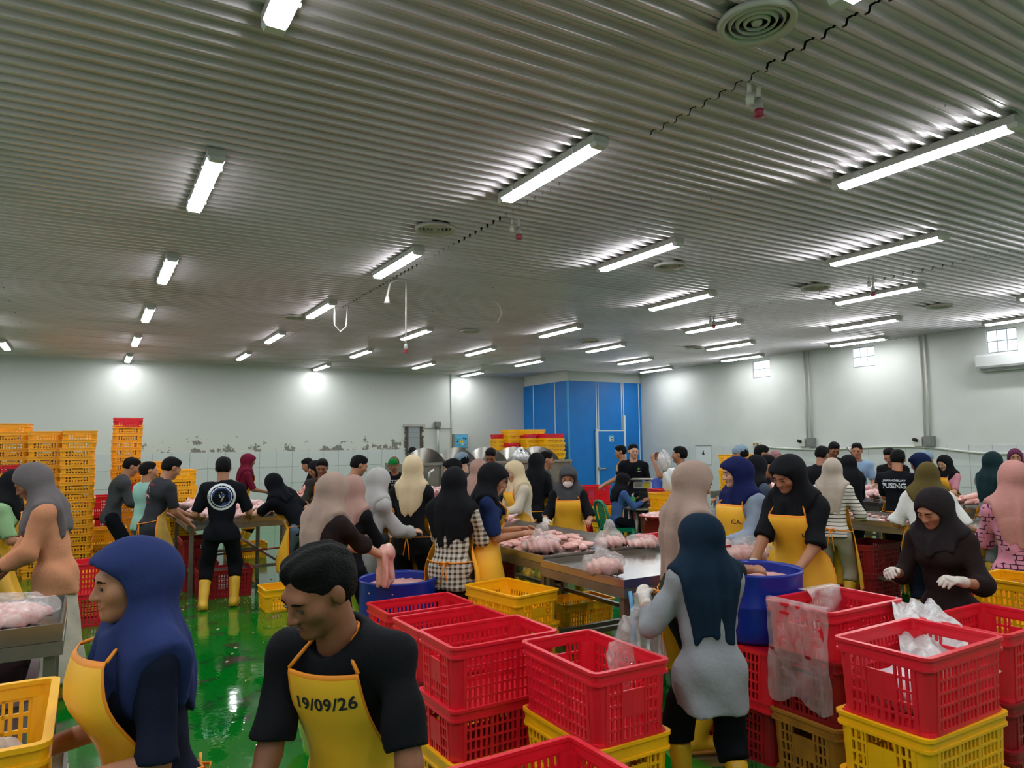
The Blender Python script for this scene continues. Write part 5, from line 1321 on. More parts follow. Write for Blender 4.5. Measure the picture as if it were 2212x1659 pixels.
P_['pink_dress'] = person('woman in dusty pink headscarf and patterned pink dress at the right edge', 2188, 994, 5.1, -12, tone='mid', hcol=PNK, top=DRESS, sleeve=1.8, bottom=BLKN, lean=3, hpitch=14, hands=[(-.15, .4, 1.0), (.15, .4, 1.0)], drape=(.28, .33), dw=.2, loose=.03, hem=.34, eyes=False, girth=1.12)
# ---- left barrel and the women along the middle table
P_['brown_barrel'] = person('woman in taupe headscarf and brown blouse lifting meat from the left barrel', 722, 1024, 5.05, 48, tone='light', hcol=TAUPE, top=BRN, sleeve=1.15, bottom=BLKN, apron=M_apron, lean=14, hpitch=16, hands=[(-.02, .48, 1.0), (.12, .50, .97)], drape=(.08, .30), loose=.024, eyes=False, girth=1.08, grip=(.8, .8))
P_['taupe2'] = person('woman in taupe headscarf and black dress right behind the brown blouse', 764, 1026, 6.0, 30, tone='mid', hcol=MAUVE, top=BLK, sleeve=1.8, bottom=BLK, lean=6, hpitch=12, hands=W, drape=(.2, .2), eyes=False)
P_['hoodie'] = person('woman in pale grey headscarf and grey hoodie beside the cream scarf', 820, 1012, 6.55, 52, tone='light', hcol=LGRY, top=LGRY, sleeve=1.85, bottom=BLKN, apron=M_apron, lean=6, hpitch=20, hands=W, drape=(.16, .24), loose=.028, hem=.14, eyes=False, ap=dict(top=.06, bottom=.36, wid=.85))
P_['cream_black'] = person('woman in cream headscarf with black outfit seen from behind', 893, 983, 7.1, 18, tone='light', hcol=CRM, top=BLK, sleeve=1.8, bottom=BLKN, apron=M_apron, lean=3, hpitch=14, hands=W, drape=(.12, .30), loose=.02, hem=.12, eyes=False, ap=dict(top=.06, bottom=.36, wid=.98))
P_['check'] = person('woman in black headscarf and checked shirt seen from behind', 983, 1008, 5.8, 24, tone='light', hcol=BLK, top=CHECK, sleeve=1.6, bottom=cloth('cloth_dark_khaki', srgb(58, 50, 38)), apron=M_apron, lean=4, hpitch=14, hands=W, drape=(.16, .34), dw=.24, loose=.024, hem=.14, eyes=False, girth=1.1)
P_['maya'] = person('woman in black headscarf and navy shirt with lettered apron in profile', 1068, 1003, 6.05, 84, fopen=.012, tone='mid', hcol=BLK, top=cloth('cloth_navy_bright', srgb(30, 46, 88)), sleeve=.92, bottom=NVY, apron=M_apron, lean=5, hpitch=26, hands=[(-.08, .36, 1.05), (.10, .34, 1.03)], drape=(.14, .2), loose=.024, visor=True, hem=.2, ap=dict(top=.07, bottom=.28, wid=1.3, standoff=.02), girth=1.1)
P_['cream20'] = person('woman in cream headscarf and beige blouse facing left across the table', 1108, 997, 8.6, -115, tone='light', hcol=CRM, top=CREAMT, sleeve=1.8, bottom=KHA, apron=M_apron, lean=6, hpitch=22, hands=W, drape=(.16, .26), loose=.026, girth=1.2, ap=dict(top=.08, bottom=.36, bibw=.13))
P_['black_long'] = person('woman in long black headscarf turned away before the steel machine', 1160, 978, 9.6, 28, tone='mid', hcol=BLK, top=BLK, sleeve=1.5, bottom=cloth('cloth_grey_trouser', srgb(120, 116, 112)), apron=M_apron, lean=8, hpitch=10, hands=W, drape=(.36, .42), dw=.2, loose=.03, eyes=False)
P_['mask'] = person('woman in charcoal headscarf with white face mask sorting cut chicken', 1226, 1006, 7.75, -178, tone='mid', hcol=CHARH, top=BLK, sleeve=.98, bottom=BLKN, apron=M_apron, lean=8, hpitch=20, hands=[(-.22, .36, .96), (.24, .32, .96)], drape=(.10, .14), loose=.024, mask=True, visor=True, ap=dict(top=.07, bottom=.33, bibw=.135), girth=1.12, gloves=(0, 1))
P_['black16'] = person('woman in black headscarf with pale profile facing left among the scarves', 975, 990, 9.5, -86, tone='light', hcol=BLK, top=BLK, sleeve=1.8, bottom=BLKN, lean=4, hpitch=14, hands=W, drape=(.2, .2), visor=True)
P_['net16'] = person('woman with pale blue hair cover half hidden behind the black profile', 997, 979, 10.2, -60, tone='light', head='net', hcol=NET, top=DGRY, sleeve=1.8, bottom=BLKN, lean=4, hpitch=16, hands=W, eyes=True)
P_['pink18'] = person('woman in mauve headscarf seen from behind left of the cream blouse', 1036, 990, 8.9, 40, tone='light', hcol=MAUVE, top=TAUPE, sleeve=1.8, bottom=KHA, apron=M_apron, lean=4, hpitch=12, hands=W, drape=(.18, .24), eyes=False)
# ---- left table
P_['logo_man'] = person('man in black tee with round back print standing in yellow boots', 483, 988, 8.1, 4, male=True, tone='mid', head='hair', top=BLKN, sleeve=.92, bottom=BLKN, lean=2, hpitch=14, hands=[(-.26, .26, .98), (.28, .28, .98)], loose=.022, feet=[(-.17, -.04), (.14, .06)], hem=.08)
P_['tee_man'] = person('man in charcoal tee with pink back print and apron leaning at the table', 371, 990, 8.5, 66, male=True, tone='mid', head='hair', top=cloth('cloth_washed_black', srgb(52, 54, 60)), sleeve=.85, bottom=JEAN, apron=M_aprond, lean=16, hpitch=18, hands=[(-.1, .45, .95), (.14, .34, .88)], loose=.02, hem=.1)
P_['teal_man'] = person('man in pale teal tee looking back to the right', 322, 997, 9.3, 58, male=True, tone='mid', head='hair', top=TEAL, sleeve=.7, bottom=JEAN, lean=6, hpitch=2, hyaw=20, hands=[(-.1, .3, .95), (.14, .3, .9)])
P_['grey_man'] = person('man in dark grey long sleeves stooping between the tray stacks', 285, 990, 10.0, 84, male=True, tone='mid', head='hair', top=DGRY, sleeve=1.55, bottom=BLKN, lean=18, hpitch=16, hands=[(-.1, .42, .98), (.1, .4, .96)], loose=.02)
P_['maroon'] = person('woman in maroon headscarf and maroon top far left by the tiles', 538, 980, 12.6, 76, tone='dark', hcol=MRN, top=MRN, sleeve=1.0, bottom=BLKN, apron=M_apron, lean=8, hpitch=12, hands=W, drape=(.16, .2), visor=True)
P_['leaner'] = person('woman in black headscarf and jeans leaning over the left table with a knife', 590, 1021, 8.75, -40, H=1.58, tone='light', hcol=BLKN, top=BLKN, sleeve=.85, bottom=JEAN, apron=M_apron, lean=38, side=-16, hpitch=2, hands=[(-.25, .62, .95), (.30, -.02, .84)], drape=(.1, .16), eyes=False, ap=dict(top=.04, bottom=.28, wid=1.0), loose=.018)
P_['bent'] = person('man in black bent low over the far heap of chicken', 664, 1000, 13.2, -70, male=True, tone='mid', head='hair', top=BLK, sleeve=.9, bottom=BLKN, lean=34, hpitch=10, hands=[(-.15, .5, .9), (.15, .5, .9)], H=1.66)
P_['bent_scarf'] = person('woman in black headscarf and brown sweater behind the orange apron man', 680, 997, 10.7, -120, tone='mid', hcol=BLK, top=cloth('cloth_moss', srgb(92, 76, 50)), sleeve=1.8, bottom=BLKN, lean=10, hpitch=24, hands=W)
P_['orange_man'] = person('man in dark shirt and orange apron facing the camera at the left tables', 696, 992, 10.0, -172, male=True, tone='dark', head='hair', top=cloth('cloth_dark_print', srgb(58, 54, 50), noise=.4), sleeve=.95, bottom=BLKN, apron=M_aprono, lean=8, hpitch=14, hands=[(-.05, .38, 1.05), (.16, .36, .98)], loose=.02, ap=dict(top=.06, bottom=.36, bibw=.13))
P_['bare_neck'] = person('young man with black hair bowing behind the pale grey headscarf', 776, 985, 9.0, 72, male=True, tone='mid', head='hair', top=DGRY, sleeve=.8, bottom=BLKN, lean=8, hpitch=20, hands=W)
P_['cap_man'] = person('man in brown and green cap and black printed tee looking down', 851, 990, 12.0, -165, male=True, tone='mid', head='cap', hcol=cloth('cloth_cap_brown', srgb(104, 84, 56)), cap2=cloth('cloth_cap_green', srgb(26, 128, 60)), top=BLK, sleeve=.85, bottom=BLKN, lean=10, hpitch=22, hands=W)
P_['far_hair'] = person('man with thick black hair bowing at the steel machine', 1060, 971, 11.6, -168, male=True, tone='dark', head='hair', top=DGRY, sleeve=.8, bottom=BLKN, lean=10, hpitch=30, hands=W)
P_['grey_tee'] = person('man in grey tee turned right in front of the yellow tray stacks', 1180, 975, 10.4, 74, male=True, tone='mid', head='hair', top=cloth('cloth_slate', srgb(84, 82, 90)), sleeve=.85, bottom=BLKN, apron=M_apron, lean=8, hpitch=6, hyaw=8, hands=[(-.1, .45, 1.05), (.12, .45, 1.08)], loose=.02)
# ---- left edge
P_['peach'] = person('woman in grey headscarf and peach cardigan bowing at the left edge', 68, 1007, 5.2, -84, tone='dark', hcol=GRYH, top=PEA, sleeve=1.7, bottom=SKIRT, skirt=True, feet=[(-.07, -.02), (.07, .0)], lean=10, hpitch=28, hands=[(-.1, .38, .92), (.12, .36, .86)], drape=(.36, .24), dw=.2, loose=.026, hem=.12, girth=1.08)
P_['edge_black'] = person('woman in black headscarf and green tee behind the grey headscarf', 42, 1016, 6.3, 100, tone='mid', hcol=BLK, top=cloth('cloth_mint', srgb(150, 190, 140)), sleeve=.9, bottom=NVY, apron=M_apron, lean=12, hpitch=20, hands=[(-.15, .4, .95), (.1, .4, .95)], drape=(.14, .2))
# ---- middle right
P_['sitter'] = person('woman in black headscarf and denim shirt sitting on the green chair', 1348, 1038, 11.5, 62, H=1.55, tone='mid', hcol=BLK, top=DENIM, sleeve=1.8, bottom=BLKN, seat=True, lean=10, hpitch=24, hands=[(-.16, .42, .84), (.16, .42, .84)], drape=(.12, .22), feet=[(-.12, .42), (.12, .44)], hem=.08, eyes=False)
P_['smiler'] = person('smiling man in black tee with green leaf print by the blue door', 1368, 959, 12.5, 172, male=True, tone='light', head='hair', top=BLKN, sleeve=.9, bottom=BLKN, lean=2, hpitch=4, hyaw=-8, hands=[(-.28, .06, .82), (.28, .06, .82)], loose=.02)
P_['door_man'] = person('man with black hair in profile behind the smiling man', 1340, 962, 13.6, -92, male=True, tone='mid', head='hair', top=BLK, sleeve=.8, bottom=BLKN, apron=M_apron, lean=4, hpitch=10, hands=W)
P_['collar_man'] = person('man in black vest with white collar holding up a clear bag', 1467, 964, 10.8, -78, male=True, tone='mid', head='hair', top=BLK, sleeve=.8, bottom=BLKN, lean=2, hpitch=2, hands=[(-.12, .40, 1.48), (.12, .38, 1.50)])
P_['net_man'] = person('man with pale blue hair net beside the yellow crates', 1598, 963, 10.0, -70, male=True, tone='mid', head='net', hcol=NET, top=DGRY, sleeve=.9, bottom=BLKN, lean=6, hpitch=16, hands=W)
P_['black_denim'] = person('woman in black headscarf and denim blue jacket behind the navy headscarf', 1637, 984, 7.5, 48, tone='mid', hcol=BLK, top=cloth('cloth_denim_dark', srgb(72, 84, 104)), sleeve=1.8, bottom=BLKN, apron=M_apron, lean=8, hpitch=18, hands=W, drape=(.18, .30), eyes=False, girth=1.1)
P_['black_cap2'] = person('man in black hood with cap bending behind the black headscarf', 1658, 985, 8.6, 80, male=True, tone='mid', head='cap', hcol=BLK, top=BLK, sleeve=1.6, bottom=BLKN, lean=24, hpitch=20, hands=W, H=1.66)
P_['far_right_man'] = person('man in black tee facing right before the far right tiles', 1645, 962, 10.8, 72, male=True, tone='mid', head='hair', top=BLK, sleeve=.8, bottom=BLKN, lean=8, hpitch=14, hands=W)
P_['far_pink'] = person('woman in dusty rose headscarf far off by the right wall', 1676, 972, 13.2, 150, tone='mid', hcol=cloth('cloth_rose', srgb(158, 116, 120)), top=cloth('cloth_wine', srgb(58, 32, 40)), sleeve=1.8, bottom=BLKN, hpitch=16, hands=W)
# ---- right tables
P_['stripe'] = person('woman in beige headscarf and striped shirt seen from behind in yellow boots', 1798, 988, 7.6, 14, tone='mid', hcol=cloth('cloth_sand', srgb(188, 174, 160)), top=STRIPE, sleeve=1.75, bottom=KHA, apron=M_apron, lean=6, hpitch=12, hands=[(-.14, .4, .98), (.22, .34, .95)], drape=(.16, .34), loose=.022, hem=.02, eyes=False, feet=[(-.13, -.02), (.10, .02)], ap=dict(top=.06, bottom=.24, wid=1.04, flare=2.0))
P_['black_back'] = person('man in black tee seen from behind beside the beige headscarf', 1776, 965, 10.2, 36, male=True, tone='mid', head='hair', top=BLK, sleeve=.85, bottom=BLKN, lean=10, hpitch=16, hands=[(-.3, .3, 1.0), (.2, .4, .98)])
P_['curly'] = person('man with thick black hair looking down by the right wall', 1801, 957, 12.4, 160, male=True, tone='dark', head='hair', top=BLK, sleeve=.85, bottom=BLKN, lean=10, hpitch=26, hands=W)
P_['blue_tee'] = person('man in sky blue tee looking down behind the pink chickens', 1850, 957, 12.0, 168, male=True, tone='mid', head='hair', top=SKY, sleeve=.85, bottom=BLKN, lean=2, hpitch=10, hyaw=18, hands=[(-.15, .3, 1.0), (.15, .3, 1.0)])
P_['black_drape'] = person('woman in long black headscarf half hidden by the striped shirt', 1830, 982, 9.9, -30, tone='mid', hcol=BLK, top=BLK, sleeve=1.8, bottom=BLKN, lean=8, hpitch=16, hands=W, drape=(.3, .36), eyes=False)
P_['pusing'] = person('man in black tee with white back lettering at the right tables', 1938, 972, 8.95, 20, male=True, tone='mid', head='hair', top=BLKN, sleeve=.85, bottom=BLKN, apron=M_apron, lean=6, hpitch=16, hyaw=-16, hands=W, loose=.02)
P_['pusing2'] = person('man with black hair in front of the lettered tee at the wall table', 1921, 970, 11.3, -160, male=True, tone='mid', head='hair', top=BLK, sleeve=.85, bottom=BLKN, lean=12, hpitch=26, hands=W)
P_['navy38'] = person('woman in deep blue headscarf and dark patterned shirt facing left', 1984, 979, 8.9, -66, tone='mid', hcol=cloth('cloth_deep_blue', srgb(20, 34, 66)), top=cloth('cloth_dark_patterned', srgb(46, 42, 62), noise=.5), sleeve=1.8, bottom=BLKN, lean=8, hpitch=16, hands=W, visor=True, drape=(.14, .2), eyes=False)
P_['net_right'] = person('worker with pale hair net behind the deep blue headscarf', 2000, 976, 10.9, 100, tone='mid', head='net', hcol=NET, top=DGRY, sleeve=1.8, bottom=BLKN, lean=6, hpitch=18, hands=W, eyes=False)
P_['olive'] = person('woman in olive headscarf and loose white shirt seen from behind', 2003, 998, 6.6, 12, tone='mid', hcol=OLV, top=WHT, sleeve=.98, bottom=NVY, apron=M_apron, lean=10, hpitch=16, hands=[(-.30, .30, .95), (.32, .30, .95)], drape=(.08, .12), loose=.04, eyes=False, girth=1.12)
P_['pink_tee'] = person('woman in black headscarf and pink tee facing left by the right wall', 2038, 983, 10.9, -142, tone='light', hcol=BLK, top=PINKT, sleeve=.9, bottom=BLKN, apron=M_apron, lean=6, hpitch=18, hands=W, drape=(.1, .16))
P_['dark_green'] = person('woman in dark teal headscarf and grey shirt turned away on the right', 2145, 975, 8.4, 40, tone='mid', hcol=DTEAL, top=GRYSH, sleeve=1.8, bottom=GRYSH, apron=M_apron, lean=6, hpitch=12, hands=W, drape=(.16, .3), eyes=False)
P_['plum'] = person('woman in plum headscarf facing the camera at the right edge', 2192, 968, 10.6, 178, tone='mid', hcol=PLUM, top=BLK, sleeve=1.8, bottom=BLKN, lean=4, hpitch=6, hands=W)
P_['opening_man'] = person('man in dark cap and maroon shirt before the narrow opening', 891, 951, 17.6, -150, male=True, tone='deep', head='cap', hcol=BLK, top=cloth('cloth_oxblood', srgb(70, 24, 34)), sleeve=1.5, bottom=BLKN, lean=4, hpitch=8, hands=W, H=1.72) 
# ================================================================== prints
M_inkp = mat('marker_ink', srgb(30, 30, 40), .7); M_pw = mat('print_white', srgb(220, 226, 232), .7); M_pb = mat('print_blue', srgb(34, 62, 120), .7); M_pp = mat('print_pink', srgb(214, 170, 178), .7); M_pr = mat('print_red', srgb(150, 34, 56), .7); M_pg = mat('print_green', srgb(90, 150, 40), .7)
def bib_text(key, txt, row, col0, size, m, ang=0.0):
    q = P_[key]; s = q['s']; G = q['G']; c = G[row, G.shape[1]//2 + col0]
    r = s.R*math.cos(ang) + s.T2*math.sin(ang); u = s.T2*math.cos(ang) - s.R*math.sin(ang)
    # seen from the front the wearer's left is on the reader's right
    return decal('apron_lettering', text_mesh(txt, size, .12, 1.05, .0012), q['apron'], c, -r, u, m, .002)
bib_text('fg_man', '19/09/26', 3, 0, .052, M_inkp, -.08)
bib_text('maya', 'MAYA', 3, 6, .045, M_inkp)
bib_text('navy_apron', 'ICA.', 4, -5, .05, mat('marker_brown', srgb(120, 60, 40), .7))
bib_text('cream20', 'R.', 3, 3, .05, mat('marker_brown', srgb(120, 60, 40), .7))
bib_text('black_main', 'LS', 4, -8, .04, M_inkp)
def back(key, dz=0.0): 
    s = P_[key]['s']; return s.C + s.T2*dz - s.F*.05, s.R, s.T2
def disc(r0, r1, n=36, x=0, y=0):
    V = []; F = []
    for k in range(n):
        a = 2*PI*k/n; V += [(x + r0*math.cos(a), y + r0*math.sin(a)), (x + r1*math.cos(a), y + r1*math.sin(a))]
    for k in range(n): F.append((2*k, 2*k+1, (2*k+3) % (2*n), (2*k+2) % (2*n)))
    return V, F
o, r, u = back('logo_man', .0); sh = P_['logo_man']['shirt']
decal('back_print_ring', disc(.125, .148, 44), sh, o, r, u, M_pw); decal('back_print_ring', disc(.102, .11, 44), sh, o, r, u, M_pw); decal('back_print_field', disc(.002, .1, 44), sh, o, r, u, M_pb)
def ring_text(txt, R, size, a0, a1, flip=False):
    V = []; F = []
    for i, ch in enumerate(txt):
        if ch == ' ': continue
        v, f = text_mesh(ch, size); a = a0 + (a1 - a0)*i/(len(txt)-1); n = len(V); c, s_ = math.cos(a), math.sin(a)
        for q in v:
            x, y = q[0], q[1]
            if flip: x, y = -x, -y
            # local up points outwards
            V.append(((R + y)*c + x*s_, (R + y)*s_ - x*c))
        F += [tuple(k + n for k in t) for t in f]
    return V, F
decal('back_print_words', ring_text('WHO SEE BALLS', .118, .028, PI*.95, PI*.05), sh, o, r, u, M_pw, .004); decal('back_print_words', ring_text('KALIMANTAN', .118, .024, PI*1.1, PI*1.9, True), sh, o, r, u, M_pw, .004)
decal('back_print_figure', ([(-.06, -.08), (.06, -.08), (.05, .0), (.025, .055), (-.025, .055), (-.05, .0)], [(0, 1, 2, 3, 4, 5)]), sh, o, r, u, BLKN, .004)
decal('back_print_mark', ([(-.008, -.05), (.0, -.055), (.03, .0), (.018, .012)], [(0, 1, 2, 3)]), sh, o, r, u, mat('print_tan', srgb(196, 170, 140), .7), .006)
for (x_, y_) in ((-.02, .02), (.018, .03), (.0, .045), (-.012, .0)): decal('back_print_mark', ([(x_-.006, y_-.004), (x_+.006, y_-.004), (x_+.006, y_+.004), (x_-.006, y_+.004)], [(0, 1, 2, 3)]), sh, o, r, u, M_pw, .006)
o, r, u = back('pusing', -.01); sh = P_['pusing']['shirt']
decal('back_lettering', text_mesh('JANGAN DIBUAT', .034, 0, 1, .001), sh, o + u*.05, r, u, M_pw); decal('back_lettering', text_mesh('PUSING', .085, 0, .95, .003), sh, o - u*.015, r, u, M_pw)
o, r, u = back('tee_man', .0); sh = P_['tee_man']['shirt']
decal('back_lettering', text_mesh('Honey', .06, .2), sh, o + u*.085, r, u, M_pr); decal('back_lettering', text_mesh('Born', .055, .2), sh, o - u*.12, r, u, M_pr)
decal('back_print_figure', ([(-.05, -.07), (.0, -.05), (.03, -.08), (.055, .0), (.03, .05), (-.01, .06), (-.04, .02)], [(0, 1, 2, 3, 4, 5, 6)]), sh, o, r, u, M_pp)
def front(key, dz=0.0):
    s = P_[key]['s']; return s.C + s.T2*dz + s.F*.05, -s.R, s.T2
o, r, u = front('smiler', .02); sh = P_['smiler']['shirt']
decal('leaf_print', ([(0, -.03), (.012, .0), (.035, .012), (.012, .012), (.0, .04), (-.012, .012), (-.03, .0), (-.012, -.004)], [(0, 1, 2, 3, 4, 5, 6, 7)]), sh, o + r*.075 + u*.01, r, u, M_pg); decal('leaf_caption', ([(-.028, -.042), (.028, -.042), (.028, -.034), (-.028, -.034)], [(0, 1, 2, 3)]), sh, o + r*.075 + u*.01, r, u, M_pw)
o, r, u = front('cap_man', .0); sh = P_['cap_man']['shirt']; decal('chest_lettering', text_mesh('ZTDT', .06, .1), sh, o + u*.03, r, u, M_pw); decal('chest_lettering', text_mesh('COAL', .045, .1), sh, o - u*.03, r, u, M_pw)
# ================================================================== chair, scale, machine and small things
ro = P_['sitter']['root']
M_green = mat('green_plastic', srgb(0, 132, 96), 0.35, 0, .06, 4)
ch = empty('plastic_chair', (ro.location.x, ro.location.y, 0), ro.rotation_euler.z); tag(ch, 'green plastic chair under the woman in the denim shirt', 'chair')
b = MB(); b.cbox((0, .0, .415), (.42, .42, .03)); b.box(-.21, -.21, .37, -.195, .21, .41); b.box(.195, -.21, .37, .21, .21, .41); b.build('seat', M_green, ch)
for sx in (-1, 1):
    for sy in (-1, 1):
        b = MB(); b.tube([(sx*.18, sy*.18, .41), (sx*.21, sy*.215, .2), (sx*.235, sy*.245, .0)], [.04, .034, .028], 8); b.build('leg', M_green, ch)
b = MB(); b.tube([(-.19, -.20, .42), (-.215, -.25, .62), (-.19, -.285, .78), (-.1, -.30, .845), (0, -.305, .86), (.1, -.30, .845), (.19, -.285, .78), (.215, -.25, .62), (.19, -.20, .42)], .022, 8); b.build('back_frame', M_green, ch)
for x_ in (-.09, -.03, .03, .09):
    b = MB(); b.cbox((0, 0, 0), (.032, .012, .42), 0, Matrix.Rotation(.19, 3, 'X')); b.build('back_slat', M_green, ch, (x_, -.25, .63))
# scale table, scale, detergent bottle
M_black = mat('black_metal', srgb(44, 44, 46), .45, .4)
tx, ty = 7.75, 8.95
t_ = empty('round_stool_table', (tx, ty, 0)); tag(t_, 'small grey table carrying the weighing scale', 'table')
b = MB(); b.lathe([(0, .7), (.32, .7), (.33, .715), (.32, .73), (0, .73)], n=28); b.build('table_top', M_steel_dull, t_)
for k in range(4):
    a = k*PI/2 + .4; b = MB(); b.tube([(.22*math.cos(a), .22*math.sin(a), .70), (.27*math.cos(a), .27*math.sin(a), 0)], .032, 8); b.build('leg', M_steel_dull, t_)
sc = empty('weighing_scale', (tx + .02, ty + .02, .73), -.9); tag(sc, 'grey weighing scale with white display on the small table', 'scale')
b = MB(); b.box(-.12, -.14, 0, .12, .14, .06); b.box(-.06, .04, .06, .06, .14, .30); b.build('stand', M_black, sc)
b = MB(); b.box(-.14, -.02, .30, .14, .12, .40); b.build('display_housing', mat('scale_white', srgb(216, 214, 206), .5), sc)
b = MB(); b.box(.03, -.026, .31, .12, -.02, .39); b.build('yellow_label', mat('label_yellow', srgb(230, 214, 40), .5), sc)
b = MB(); b.box(-.12, -.026, .325, .0, -.02, .375); b.build('display', mat('lcd', srgb(150, 152, 142), .3), sc)
b = MB(); b.box(-.17, -.14, .44, .17, .14, .46); b.build('pan', M_steel, sc)
b = MB(); b.tube([(-.15, -.13, .06), (-.15, -.13, .24), (.15, -.13, .24), (.15, -.13, .06)], .008, 6); b.build('guard', M_black, sc)
bt = empty('detergent_bottle', (tx - .19, ty + .02, .731), .5); tag(bt, 'green bottle with white trigger beside the scale', 'bottle')
b = MB(); b.lathe([(0, 0), (.045, 0), (.05, .02), (.05, .13), (.03, .17), (.018, .18)], n=16); b.build('bottle', mat('bottle_green', srgb(30, 168, 60), .3), bt)
b = MB(); b.lathe([(.02, .17), (.02, .20), (.012, .21)], n=12); b.tube([(0, 0, .205), (.05, 0, .22)], .012, 8); b.build('trigger', M_plugw, bt)
# red tub full of meat and blue tarp by the wall
def tub(x, y, z, r, h, m, label, fillm=None):
    o = empty('round_basket', (x, y, z)); tag(o, label, 'basket')
    b = MB(); b.lathe([(0, 0), (r*.82, 0), (r*.95, h*.6), (r, h - .02), (r*1.06, h - .02), (r*1.06, h), (r*.97, h), (r*.9, h*.6), (r*.78, .015), (0, .015)], n=26); b.build('shell', m, o)
    if fillm:
        S = Sdf(); S.ell((0, 0, h - .03), (r*.9, r*.9, .07), .02); f = folds(.02, 4, 20, 20, 20); k = Skin(); k.sdf(lambda P: S(P) + f(P), S.lo - .02, S.hi + .02, .02); link('contents', k.mesh('contents', fillm), o)
p = at_depth(1428, 1075, 9.4); tub(p[0], p[1], 0, .28, .82, M_redd, 'tall red basket of chicken feet behind the beige scarf', M_chick)
p = at_depth(1448, 1055, 12.2); stack(p[0], p[1], [RD, RD, (ME_RED, 'red', .3)], XL, 'beyond the basket of chicken feet', 'red crates')
p = at_depth(1402, 1052, 13.4); bagb = empty('tarp_bundle', (p[0], p[1], 0)); tag(bagb, 'blue tarpaulin bundle by the right wall', 'tarpaulin')
S = Sdf(); S.ell((0, 0, .45), (.28, .24, .48), .05); S.cone((.05, 0, .6), (.2, 0, 1.02), .2, .1, .1); S.plane((0, 0, .004), (0, 0, -1)); f_ = folds(.02, 8, 9, 9, 9); k = Skin(); k.sdf(lambda P: S(P) + f_(P), S.lo - .02, S.hi + .02, .03); link('folded_tarp', k.mesh('tarp', mat('tarp_blue', srgb(20, 60, 150), .5, 0, .2, 6)), bagb)
# trolley with white handle in front of the blue door
tr = empty('trolley', (6.75, 10.05, 0), .35); tag(tr, 'steel trolley with white push bar left of the seated woman', 'trolley')
b = MB(); b.box(-.45, -.3, .25, .45, .3, .82); b.build('bin', mat('bin_tan', srgb(158, 140, 104), .55, .2, .15, 3), tr)
b = MB(); b.ring(.92, .62, .03, .82, .85, .03); b.build('rim', M_steel, tr)
b = MB(); b.tube([(-.42, .33, .80), (-.45, .36, 1.0), (-.36, .37, 1.06), (.36, .37, 1.06), (.45, .36, 1.0), (.42, .33, .8)], .02, 8); b.build('push_bar', M_white, tr)
for sx in (-1, 1):
    for sy in (-1, 1):
        b = MB(); b.tube([(sx*.38 - .02, sy*.24, .06), (sx*.38 + .02, sy*.24, .06)], .06, 14); b.tube([(sx*.38, sy*.24, .06), (sx*.38, sy*.24, .26)], .015, 6); b.build('wheel', M_black, tr)
# big stainless machine with slanted screw blades
mc = empty('meat_machine', (7.0, 13.3, 0)); tag(mc, 'big stainless screw machine with slanted blades before the back wall', 'machine')
b = MB(); P = [(-.62, 1.40), (-.62, .95), (-.45, .62), (-.2, .5), (.2, .5), (.45, .62), (.62, .95), (.62, 1.40), (.59, 1.40), (.59, .95), (-.59, .95), (-.59, 1.40)]
V = [(-1.75, p_[0], p_[1]) for p_ in P] + [(1.95, p_[0], p_[1]) for p_ in P]; n = len(P)
b.add(V, [(i, (i+1) % n, n + (i+1) % n, n + i) for i in range(n)]); b.build('trough', M_steel_dull, mc)
b = MB(); b.box(-1.78, -.64, .5, -1.74, .64, 1.42); b.box(1.94, -.64, .5, 1.98, .64, 1.42); b.build('end_plate', M_steel_dull, mc)
for xx in (-1.1, -.35, .4, 1.1): b = MB(); b.box(xx - .02, -.66, .52, xx + .02, -.62, 1.42); b.build('upright', M_steel, mc)
b = MB(); b.box(-1.78, -.68, 1.38, 1.98, -.60, 1.43); b.build('top_rail', M_steel, mc)
for sx in (-1.6, 1.8):
    for sy in (-.45, .45): b = MB(); b.box(sx - .04, sy - .04, 0, sx + .04, sy + .04, .62); b.build('leg', M_steel_dull, mc)
def blade(x0, ph):
    V = []; F = []; N_ = 14
    for k in range(N_ + 1):
        a = PI*k/N_; xx = x0 + .55*(k/N_) - .27
        V += [(xx, .12*math.cos(a), 1.32 + .1*math.sin(a)), (xx + .06, .56*math.cos(a), 1.30 + .42*math.sin(a))]
    for k in range(N_): F += [(2*k, 2*k+1, 2*k+3, 2*k+2)]
    V2 = [(v[0] + .012, v[1], v[2]) for v in V]; m_ = len(V)
    b = MB(); b.add(V, F, 0, True); b.add(V2, [f[::-1] for f in F], 0, True); return b
for i, x0 in enumerate((-1.25, -.55, .15, .85, 1.45)): blade(x0, 0).build('screw_blade', M_steel, mc)
b = MB(); b.tube([(-1.8, 0, 1.35), (2.0, 0, 1.35)], .07, 12); b.build('shaft', M_steel, mc)
b = MB(); b.lathe([(.34, 0), (.05, .30), (.0, .31)], (.95, -.25, 1.40), 20); pc = b.build('drain_cone', mat('bright_steel', srgb(222, 222, 220), .3, .5), mc)
rd = random.Random(5); b = MB()
for k in range(40):
    a = rd.uniform(-2.6, -.5); t_ = rd.uniform(.15, .85); r_ = .34*(1 - t_) + .05*t_ + .003
    b.cbox((.95 + r_*math.cos(a), -.25 + r_*math.sin(a), 1.40 + .3*t_), (.014, .014, .010))
b.build('drain_holes', M_dark, mc)['kind'] = 'stuff'
b = MB(); b.tube([(-1.4, -.70, 1.1), (-1.4, -.74, 1.25), (-1.3, -.72, 1.3)], .02, 8); b.build('tap', M_plugw, mc)
